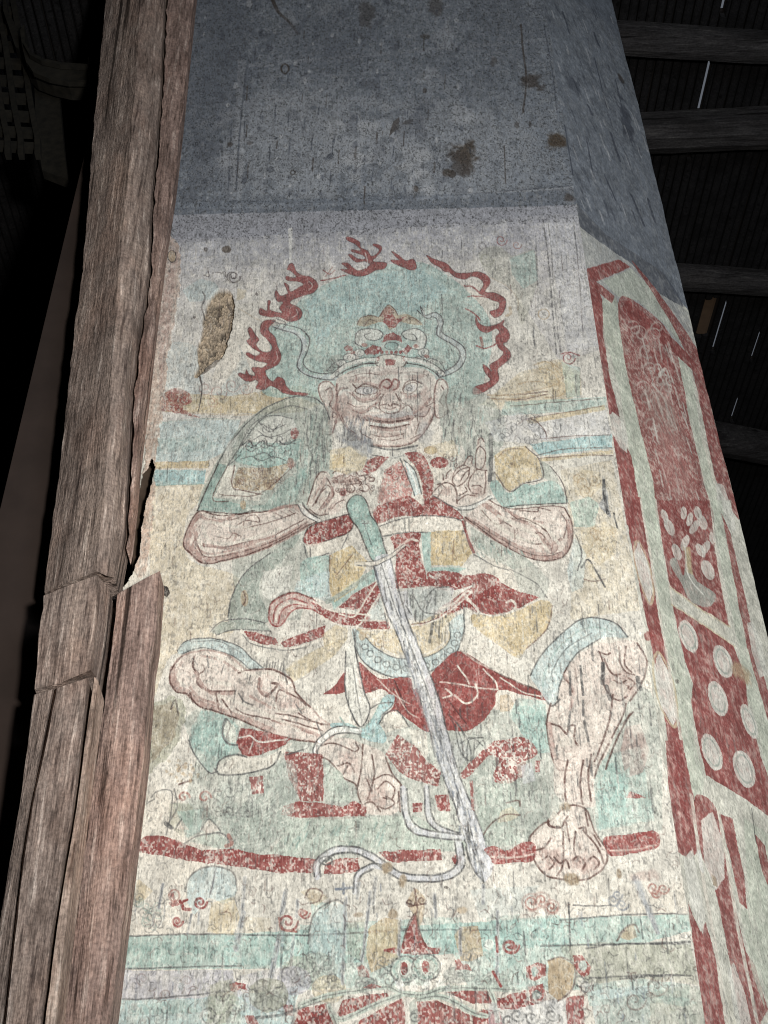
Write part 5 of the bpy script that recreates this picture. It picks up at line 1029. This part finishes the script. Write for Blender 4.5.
# row order: ys increase downward, so z decreases with row; quads wound to face the room
wob1 = (.006*(fbm(A.U/.5, A.V/.6, 1, 3)-.5)+.0024*(A.n3-.5))
posA = P0+E1*A.U[..., None]+ZV*A.V[..., None]+N1*(wob1-A.dep)[..., None]
cornerpos = posA[:, -1:, :]
C0 = (_c0[None, None]+_cd[None, None]*B.V[..., None])
wob2 = (.012*(fbm(B.U/.5, B.V/.6, 2, 3)-.5)+.003*(B.n3-.5))
edge = np.linspace(0, 1, NC2)[None, :, None]
edgew = .012*(fbm(B.V/.18, B.V*0+3, 3, 3)-.5)[..., None]*edge**6
posB = C0+E2*(B.U[..., None]+edgew)+N2p*wob2[..., None]
posB = posB+(cornerpos-posB[:, :1, :])*(1-edge)**8          # the two faces meet along one worn arris
posB[:, 0, :] = posA[:, -1, :]

ret = np.array([0, .012, 0])[None, None]*np.arange(1, 9)[None, :, None]
posB = np.concatenate([posB, posB[:, -1:, :]+ret], 1)
B.col = np.concatenate([B.col, np.repeat(B.col[:, -1:], 8, 1)], 1); B.pid = np.concatenate([B.pid, np.repeat(B.pid[:, -1:], 8, 1)], 1); B.W += 8
namesA = {0: 'plaster_ground', HALO: 'painted_halo', CROWN: 'painted_crown', FACE: 'painted_face', BODY: 'painted_guardian', ARML: 'painted_forearm', ARMR: 'painted_forearm',
    LEGL: 'painted_leg', LEGR: 'painted_leg', FOOTR: 'painted_foot', FOOTL: 'painted_foot', HILT: 'painted_hilt', BLADE: 'painted_sword', BAND: 'painted_ground_line', HEADD: 'painted_headdress',
    MUD: 'bare_mud_patch', SASH: 'painted_sash', APRON: 'painted_apron', SKIRT: 'painted_skirt', RIBBON: 'painted_ribbon', PAULL: 'painted_shoulder_guard', PAULR: 'painted_shoulder_guard',
    SEAT: 'painted_seat', CLOUDL: 'painted_cloud_band', CLOUDR: 'painted_cloud_band', HANDL: 'painted_hand', HANDR: 'painted_hand', WALL: 'wall_front', LOWER: 'wall_lower'}
for f in FLAMES: namesA[f] = 'painted_flame'
mural = empty('mural', P0+E1*.05+ZV*2.7, 'faded mural of a seated guardian with sword and flaming halo on the pier front', 'mural')
bA = sheet_mesh(A, posA, namesA, set(namesA)-{0, WALL, LOWER, BODY}, 0)
wf = bA(WALL, None); tag(wf, 'slate-washed upper plaster of the pier above the mural', 'wall', kind='structure')
def lab(o, t):
    if o is not None: o['label'] = t
    return o
halo_o = lab(bA(HALO, mural), 'pale teal halo disc ringed by red flames')
for f in FLAMES: bA(f, halo_o)
body_o = lab(bA(BODY, mural), 'painted seated guardian in armour and sashes')
for i, t in ((CROWN, 'painted crown with red jewels and curls'), (FACE, 'painted grimacing face with round ears'), (ARML, 'bent bare forearm at left'), (ARMR, 'bent bare forearm at right'), (HANDL, 'curled painted hand at left'), (HANDR, 'raised painted hand at right'), (LEGL, 'bent bare leg at left'), (LEGR, 'bare leg standing at right'), (FOOTL, None), (FOOTR, 'clawed foot over the red line'), (SASH, 'flaking red sash'), (APRON, 'pale blue apron rim'), (SKIRT, 'deep red skirt'), (PAULL, 'teal shoulder guard at left'), (PAULR, 'ochre and teal shoulder guard at right')):
    o = bA(i, body_o)
    if t: lab(o, t)
sw = lab(bA(BLADE, mural), 'long pale straight sword blade'); lab(bA(HILT, sw), 'teal hilt with cream guard')
lab(bA(BAND, mural), 'flaking red ground line'); lab(bA(HEADD, mural), 'red and teal headdress of a lower figure'); lab(bA(MUD, mural), 'bare brown mud where the plaster fell away')
for i in (RIBBON, SEAT, CLOUDL, CLOUDR): bA(i, mural)
bA(0, mural); tag(bA(LOWER, None), 'plain lower plaster of the pier', 'wall', kind='structure')

namesB = {0: 'panel_ground', 1: 'wall_right', RP_BORDER: 'red_border', RP_FLOWER: 'flower_panel', RP_DOTS: 'spotted_panel', RP_LOW: 'lower_panel', RP_ROOF: 'red_gable', 7: 'wall_lower_right'}
pnl = empty('painted_panel', C0[800, 0]+E2*.3, 'red and pale green painted panels with white spots on the angled right face', 'mural')
bB = sheet_mesh(B, posB, namesB, set(namesB)-{1, 7}, 0)
wr = bB(1, None); tag(wr, 'slate-washed upper plaster of the angled right face', 'wall', kind='structure')
lab(bB(RP_BORDER, pnl), 'red border strip with pale lozenges'); lab(bB(RP_FLOWER, pnl), 'worn red panel with a vase of white flowers'); lab(bB(RP_DOTS, pnl), 'red panel with white oval spots'); bB(RP_LOW, pnl); lab(bB(RP_ROOF, pnl), 'red gable lines at the panel top'); bB(0, pnl); tag(bB(7, None), 'plain lower plaster of the angled face', 'wall', kind='structure')

# ---- the pier's core, just behind the painted plaster
V = []; Fc = []
for r_ in (0, -1):
    a0, b0, c0 = posA[r_, 4]-N1*.06, posA[r_, -1]-N1*.075, posB[r_, -9]-N2p*.0-E2*.05-N1*.02
    c0 = c0+np.array([-.05, .05, 0]); bk = np.array([0, 1.3, 0.])
    V += [a0, b0, c0, c0+bk, a0+bk+np.array([0, .6, 0])]
Fc = [(0, 1, 2, 3, 4), (9, 8, 7, 6, 5)]+[(k, (k+1) % 5, 5+(k+1) % 5, 5+k) for k in range(5)]
o = link('wall_pier', V, Fc, mat_plain('shaded_mud', srgb(58, 48, 40), srgb(84, 70, 58), 14)); tag(o, 'rough mud sides of the pier', 'wall', kind='structure')  # mud darkened so the split's shade is put into the core colour

# ------------------------------------------------------------------ timber beside the mural
def resample(p, n):
    p = np.asarray(p); d = np.r_[0, np.cumsum(np.linalg.norm(np.diff(p, axis=0), axis=1))]
    t = np.linspace(0, d[-1], n); return np.stack([np.interp(t, d, p[:, k]) for k in range(3)], 1)
def timber(name, edges, mat, label, cat='timber', up=None, down=None, back=.012, n=70, rough=.004, parent=None, seed=0, group=None, after=None):
    """edges: pixel polylines from left to right, each at its own distance in front of the wall; closed by a back at the wall."""
    L = []
    for t, o in edges:
        p = np.array([at(*[float(c) for c in a.split(',')], o) for a in t.split()])
        d = p[0]-p[-1]; d = d/d[2]
        if up: p = np.concatenate([[p[0]+d*(up-p[0][2])], p])
        if down is not None: p = np.concatenate([p, [p[-1]+d*(down-p[-1][2])]])
        L.append(resample(p, n))
    offs = [o for _, o in edges]
    if after is not None:                                  # starts where its neighbour's right side ends
        zz = L[0][:, 2]; e = after[0]; order = np.argsort(e[:, 2])
        q = np.stack([np.interp(zz, e[order, 2], e[order, k]) for k in range(3)], 1)
        L[0] = q-N1*(after[1]-offs[0])+E1*.010
    bl = L[-1]-N1*(offs[-1]-back); b0 = L[0]-N1*(offs[0]-back)
    L = L+[bl, b0]; m = len(L)
    rs = np.random.RandomState(seed+3)
    out = []
    for k, c in enumerate(L):
        c = c.copy()
        if k < m-2:
            z = c[:, 2]; s = rs.rand()*50
            ju = (fbm(z/.05+s, z*0+k*3.1, 1, 4)-.5)*rough*2.2; jn = (fbm(z/.09+s, z*0+k*5.7, 2, 3)-.5)*rough*1.4
            c += E1*ju[:, None]+N1*jn[:, None]
        out.append(c)
    V = [p for i in range(n) for p in [c[i] for c in out]]; Fc = []
    for i in range(n-1):
        for k in range(m):
            k2 = (k+1) % m; Fc.append((i*m+k, i*m+k2, (i+1)*m+k2, (i+1)*m+k))
    Fc.append(tuple(range(m))); Fc.append(tuple((n-1)*m+k for k in range(m)))
    o = link(name, V, Fc, mat, parent)
    tag(o, label, cat, group)
    return L[-3], offs[-1]
s1 = timber('timber_post', [("106,0 94,125 83,269 75,326 59,476 44,592", .07), ("122,0 114,125 101,269 96,326 80,476 66,583", .12), ("141,0 136,78 128,172 117,297 109,429 97,571", .165), ("151,0 148,78 139,187 133,297 122,429 107,576", .14), ("164,0 160,94 151,187 148,269 134,357 130,398 124,530 115,578", .095)],
    WOOD, 'tall squared grey-brown timber post on the left, above the short block', 'post', up=7.40, n=150, seed=1, rough=.0028)
timber('timber_plank', [("167,0 163,94 154,187 151,269 138,357 134,398 129,530 125,548", .08), ("183,0 172,94 163,187 156,269 142,380 135,480 129,545", .085), ("194,0 181,125 174,187 164,250 156,312 146,398 138,462 135,500 130,542", .06)],
    WOODR, 'thin split plank between the tall post and the mural', 'plank', up=7.40, n=220, rough=.006, seed=2, after=s1)
timber('timber_block', [("44,596 39,640 35,689", .15), ("70,585 66,634 62,682", .165), ("97,575 94,640 90,670", .172), ("109,588 103,640 97,677", .10)],
    WOOD, 'short squared timber block between the tall post and the lower boards', 'block', n=30, seed=3, rough=.003)
s2 = timber('lower_post', [("34,695 22,790 2,910 -16,1024", .168), ("53,689 45,730 30,800 20,860 12,930 2,1024", .187), ("55,689 47,730 32,800 22,860 14,930 4,1024", .145), ("57,688 49,730 34,800 24,860 16,930 6,1024", .187), ("88,678 75,792 52,930 40,1024", .192)],
    WOOD, 'wide dark-split lower board at the far left, under the block', 'post', down=0.0, n=110, seed=4, rough=.002)
s3 = timber('timber_batten', [("91,676 77,792 54,930 42,1024", .18), ("94,677 79,792 57,930 45,1024", .198), ("98,681 83,792 65,935 55,1024", .198)],
    WOODL, 'narrow pale batten between the two lower boards', 'batten', down=0.0, n=110, seed=5, rough=.0015, after=s2, back=.12)
timber('timber_plank', [("118,594 110,662 93,792 75,932 65,1024", .09), ("135,584 125,660 112,760 98,880 84,1024", .105), ("150,576 143,640 134,752 119,865 101,1024", .105), ("160,571 155,639 151,660 144,752 130,865 110,1024", .085)],
    WOODR, 'broad reddish lower plank with a slanted top, beside the mural', 'plank', down=0.0, n=120, seed=6, rough=.0025)
# brown battered wall end behind the posts
pts = [at(122, 0, -.10), at(94, 115, -.10), at(45, 320, -.10), at(0, 510, -.10), at(-120, 1024, -.10)]
d = (pts[0]-pts[-1]); d /= d[2]
pts = [pts[0]+d*(9.0-pts[0][2])]+pts+[pts[-1]+d*(0-pts[-1][2])]
Lr = resample(pts, 60); V = []; Fc = []
for i in range(60):
    e = Lr[i]; ur = P0+E1*(u_left(e[2])-.03)+ZV*e[2]-N1*.10
    V += [e, ur, ur+np.array([0, .4, 0]), e+np.array([0, .4, 0])]
for i in range(59):
    for k in range(4): Fc.append((i*4+k, i*4+(k+1) % 4, (i+1)*4+(k+1) % 4, (i+1)*4+k))
Fc += [(0, 1, 2, 3), (236, 237, 238, 239)]
o = link('wall_left', V, Fc, BROWN); tag(o, 'dim brown battered wall end behind the posts', 'wall', kind='structure')

# ------------------------------------------------------------------ roof: slats over boards, beams under them
sd = ray(387, 1454); sd = sd/sd[1]                         # direction the slats run, per metre of depth
sd = np.array([0.0, 1.0, .19])
RX = np.array([1.0, 0, 0]); RN = np.cross(RX, sd); RN /= np.linalg.norm(RN)
RP = np.array([0, 3.0, 7.55])
def roof_hit(px, py, drop=0.0): return hit(px, py, RP-RN*drop, RN)
def roof_xy(px, py):
    p = roof_hit(px, py); return p[0], p[1]
PITCHX = .040; SLD = .032
# slat direction seen in the photograph, fitted in the roof plane
pa, pb = roof_hit(727, 0), roof_hit(690, 158)
sk = (pb[0]-pa[0])/(pb[1]-pa[1])
sdir = np.array([sk, 1, .19])
def rp(a, y, h=0.0): return RP+np.array([a+sk*(y-3), y-3, .19*(y-3)])+RN*h
gaps = {}
def slit(px1, py1, px2, py2, wide=False):
    p, q = roof_hit(px1, py1), roof_hit(px2, py2)
    a = .5*((p[0]-sk*(p[1]-3))+(q[0]-sk*(q[1]-3)))
    gaps.setdefault(int(round(a/PITCHX)), []).append((min(p[1], q[1]), max(p[1], q[1]), wide))
slit(728, -6, 725, 15); slit(713, 62, 700, 115); slit(690, 151, 688, 159); slit(739, 400, 731, 422); slit(761, 334, 753, 362); slit(726, 303, 709, 353)
p, q = roof_hit(709, 298), roof_hit(703, 336); ab = .5*((p[0]-sk*(p[1]-3))+(q[0]-sk*(q[1]-3))); missing = {int(round(ab/PITCHX)): (min(p[1], q[1]), max(p[1], q[1]))}
V = []; Fc = []
def bar(a, y0, y1, w, h0, h1, n=1, rnd=None):
    for i in range(n):
        ya, yb = y0+(y1-y0)*i/n, y0+(y1-y0)*(i+1)/n
        b = len(V)
        for y in (ya, yb):
            for (s, h) in ((-1, h1), (1, h1), (1, h0), (.55, h0-.006), (-.55, h0-.006), (-1, h0)):
                V.append(rp(a+s*w/2, y, h))
        for k in range(6): Fc.append((b+k, b+(k+1) % 6, b+6+(k+1) % 6, b+6+k))
        Fc.append(tuple(b+k for k in range(6))); Fc.append(tuple(b+6+k for k in range(6)))
rs = np.random.RandomState(2)
Y0, Y1 = -3.2, 13.6
kmin, kmax = int(-7.5/PITCHX), int(9.5/PITCHX)
sgn = 1 if RN[2] > 0 else -1
for k in range(kmin, kmax):
    h = (rs.rand()-.5)*.012; w = SLD*(.92+.2*rs.rand())
    if k in missing or k+1 in missing:
        m = missing.get(k, missing.get(k+1))
        bar((k+.5)*PITCHX, Y0, m[0], w, sgn*h, sgn*(h+.02)); bar((k+.5)*PITCHX, m[1], Y1, w, sgn*h, sgn*(h+.02))
    elif k in gaps:
        y = Y0
        for (a, b_, _) in sorted(gaps[k]):
            bar((k+.5)*PITCHX, y, a, w, sgn*h, sgn*(h+.02)); bar((k+.5)*PITCHX+w*.30, a, b_, w*.4, sgn*h, sgn*(h+.02)); y = b_
        bar((k+.5)*PITCHX, y, Y1, w, sgn*h, sgn*(h+.02))
    else: bar((k+.5)*PITCHX, Y0, Y1, w, sgn*h, sgn*(h+.02))
o = link('ceiling', V, Fc, SLAT); tag(o, 'dark roof underside of close-set slats', 'ceiling', kind='structure')
V = []; Fc = []
for k in range(kmin, kmax+1):
    segs = [(Y0, Y1)]
    for (a, b, wd) in gaps.get(k, []):
        new = []
        for s, e in segs:
            if a > s and b < e: new += [(s, a), (b, e)]
            else: new.append((s, e))
        segs = new
    for s, e in segs: bar(k*PITCHX, s, e, PITCHX*1.0, sgn*.030, sgn*.045)
o = link('ceiling_boards', V, Fc, BACKB); tag(o, 'dark roof boards above the slats', 'ceiling', kind='structure')

V = []; Fc = []
for k, m in missing.items(): bar(k*PITCHX, m[0], m[1], PITCHX*1.5, sgn*.022, sgn*.029)
o = link('ceiling_board_patch', V, Fc, mat_plain('lit_board', srgb(84, 68, 54), srgb(108, 88, 70), 9)); tag(o, 'small lit-coloured brown board showing where a roof slat is missing', 'ceiling', kind='structure')  # lighter copy of the roof boards, lamplight put into its colour
def beam(px1, py1, px2, py2, half, label, seed):
    a, b = roof_hit(px1, py1, .10), roof_hit(px2, py2, .10)
    d = (b-a); L = np.linalg.norm(d); d = d/L
    a = a-d*2.2; b = b+d*3.2; L = np.linalg.norm(b-a)
    dn = np.array([0, 0, -1.0]); dn = dn-d*(dn@d); dn /= np.linalg.norm(dn); sdv = np.cross(d, dn)
    V = []; Fc = []; n = 60; m = 10; r_ = np.random.RandomState(seed); ph = r_.rand(3)*6
    for i in range(n):
        t = i/(n-1); c = a+(b-a)*t+dn*.012*math.sin(5*t+ph[0])
        for k in range(m):
            an = 2*math.pi*k/m; ca, sa = math.cos(an), math.sin(an); q = (abs(ca)**4+abs(sa)**4)**-.25
            rr = half*q*(1+.06*math.sin(9*t+ph[1]+an*2)+.05*(r_.rand()-.5))
            V.append(c+sdv*rr*ca+dn*rr*sa)
    for i in range(n-1):
        for k in range(m): Fc.append((i*m+k, i*m+(k+1) % m, (i+1)*m+(k+1) % m, (i+1)*m+k))
    Fc += [tuple(range(m)), tuple((n-1)*m+k for k in range(m))]
    return tag(link('ceiling_beam', V, Fc, BEAM), label, 'beam', 'beams under the slatted roof')
beam(630, 40, 768, 49, .062, 'topmost dark roof beam right of the pier, under the slats', 1)
beam(645, 135, 768, 129, .088, 'second and palest roof beam from the top, right of the pier', 2)
beam(690, 279, 768, 284, .060, 'third roof beam from the top, dim, just under the gap in the slats', 3)
beam(715, 437, 768, 447, .085, 'lowest roof beam right of the pier, nearly lost in shadow', 4)

# ------------------------------------------------------------------ dim carved canopy far left
def quadpx(pts, o): return [at(x, y, o) for x, y in pts]
def slab(name, outline, o, th, mat, parent):
    f = quadpx(outline, o); b = [p-N1*th for p in f]; n = len(f)
    return link(name, f+b, [tuple(range(n)), tuple(range(2*n-1, n-1, -1))]+[(k, (k+1) % n, n+(k+1) % n, n+k) for k in range(n)], mat, parent)
can = empty('carved_canopy', at(40, 60, -.34), 'dim carved canopy with square-holed lattice strip and curved bracket, high in the far left corner', 'canopy')
OC = -.34
# lattice strip: bars around two columns of square openings, leaning along the strip
ax = lambda t: np.array([2+38*t, 8+124*t]) 
def lat(x, y): return (x/3.2, y/3.2)
rows = [(-8, 5), (8, 62), (22, 118), (30, 172), (38, 228), (45, 284), (54, 340), (64, 392), (74, 440)]
for k, (x, y) in enumerate(rows):
    slab('lattice_bar', [lat(x-90, y+8), lat(x+52, y+16), lat(x+54, y+33), lat(x-90, y+25)], OC, .03, DIM, can)
for dx in (-60, -18, 36):
    slab('lattice_bar', [lat(rows[0][0]+dx, -20), lat(rows[0][0]+dx+18, -20)]+[lat(x+dx+18, y) for x, y in rows[1:]]+[lat(rows[-1][0]+dx+18, 490), lat(rows[-1][0]+dx, 490)]+[lat(x+dx, y) for x, y in rows[:0:-1]], OC+.012, .03, DIM, can)
slab('edge_moulding', [(6, 0), (8, 12), (14, 22), (18, 34), (19, 50), (15, 46), (11, 34), (7, 22), (3, 10), (3, 0)], OC+.05, .05, DIM, can)
br = slab('curved_bracket', [(24, 24), (25, 42), (31, 52), (42, 58), (60, 62), (88, 64), (88, 80), (68, 80), (50, 76), (34, 70), (26, 62), (22, 46), (20, 30)], OC+.10, .09, DIM, can)
slab('bracket_rim', [(25, 42), (31, 52), (42, 58), (60, 62), (88, 64), (88, 66), (60, 64.5), (41, 60.5), (29, 54), (23, 43)], OC+.125, .02, DIM, br)
slab('bracket_rim', [(28, 64), (35, 70), (50, 76), (68, 80), (88, 80), (88, 82), (68, 82), (49, 78.5), (33, 72)], OC+.125, .02, DIM, br)
slab('bracket_tip', [(88, 56), (95, 72), (92, 76), (91, 108), (89, 100), (88, 74)], OC+.12, .08, DIM, can)
slab('hanging_board', [(34, 78), (58, 82), (64, 150), (68, 180), (42, 170), (36, 130)], OC-.02, .04, DIM, can)

# ------------------------------------------------------------------ room shell
def boxm(name, lo, hi, mat, label, cat):
    x0, y0, z0 = lo; x1, y1, z1 = hi
    V = [(x, y, z) for z in (z0, z1) for y in (y0, y1) for x in (x0, x1)]
    o = link(name, V, [(0, 1, 3, 2), (4, 5, 7, 6), (0, 1, 5, 4), (2, 3, 7, 6), (0, 2, 6, 4), (1, 3, 7, 5)], mat)
    return tag(o, label, cat, kind='structure')
boxm('floor', (-6, -3, -.1), (8, 13, 0), FLOORM, 'dark earth floor of the hall', 'floor')
boxm('wall_back', (-6, 13, 0), (8, 13.2, 10.2), DARKW, 'dark back wall of the hall', 'wall')
boxm('wall_rear', (-6, -3.2, 0), (8, -3, 7.2), DARKW, 'dark wall behind the viewer', 'wall')
boxm('wall_far_left', (-6.2, -3.2, 0), (-6, 13.2, 10.2), DARKW, 'dark side wall of the hall at left', 'wall')
boxm('wall_far_right', (8, -3.2, 0), (8.2, 13.2, 10.2), DARKW, 'dark side wall of the hall at right', 'wall')

# ------------------------------------------------------------------ light
def look(o, t):
    d = Vector([float(v) for v in t])-o.location; o.rotation_euler = d.to_track_quat('-Z', 'Y').to_euler()
sp = bpy.data.lights.new('torch', 'SPOT'); sp.energy = 580; sp.spot_size = math.radians(66); sp.spot_blend = 1.0; sp.shadow_soft_size = .10; sp.color = (1, .97, .93)
so = bpy.data.objects.new('torch', sp); C.objects.link(so); so.location = (.62, -.3, 1.75); look(so, at(390, 450))
ar = bpy.data.lights.new('doorway_light', 'AREA'); ar.energy = 95; ar.size = 1.6; ar.color = (.78, .88, 1.0)
ao = bpy.data.objects.new('doorway_light', ar); C.objects.link(ao); ao.location = (2.2, -2.4, 2.2); look(ao, at(450, 300))
w = bpy.data.worlds.new('sky'); bpy.context.scene.world = w; w.use_nodes = True
bg = w.node_tree.nodes.get('Background') or w.node_tree.nodes.new('ShaderNodeBackground')
bg.inputs[0].default_value = (.75, .82, .95, 1); bg.inputs[1].default_value = .10
vs = bpy.context.scene.view_settings
bpy.context.scene.display_settings.display_device = 'sRGB'
vs.view_transform = 'Standard'; vs.look = 'None'; vs.gamma = 1.0; vs.use_curve_mapping = False; vs.exposure = 0.57
bpy.context.scene.cycles.filter_width = 1.1
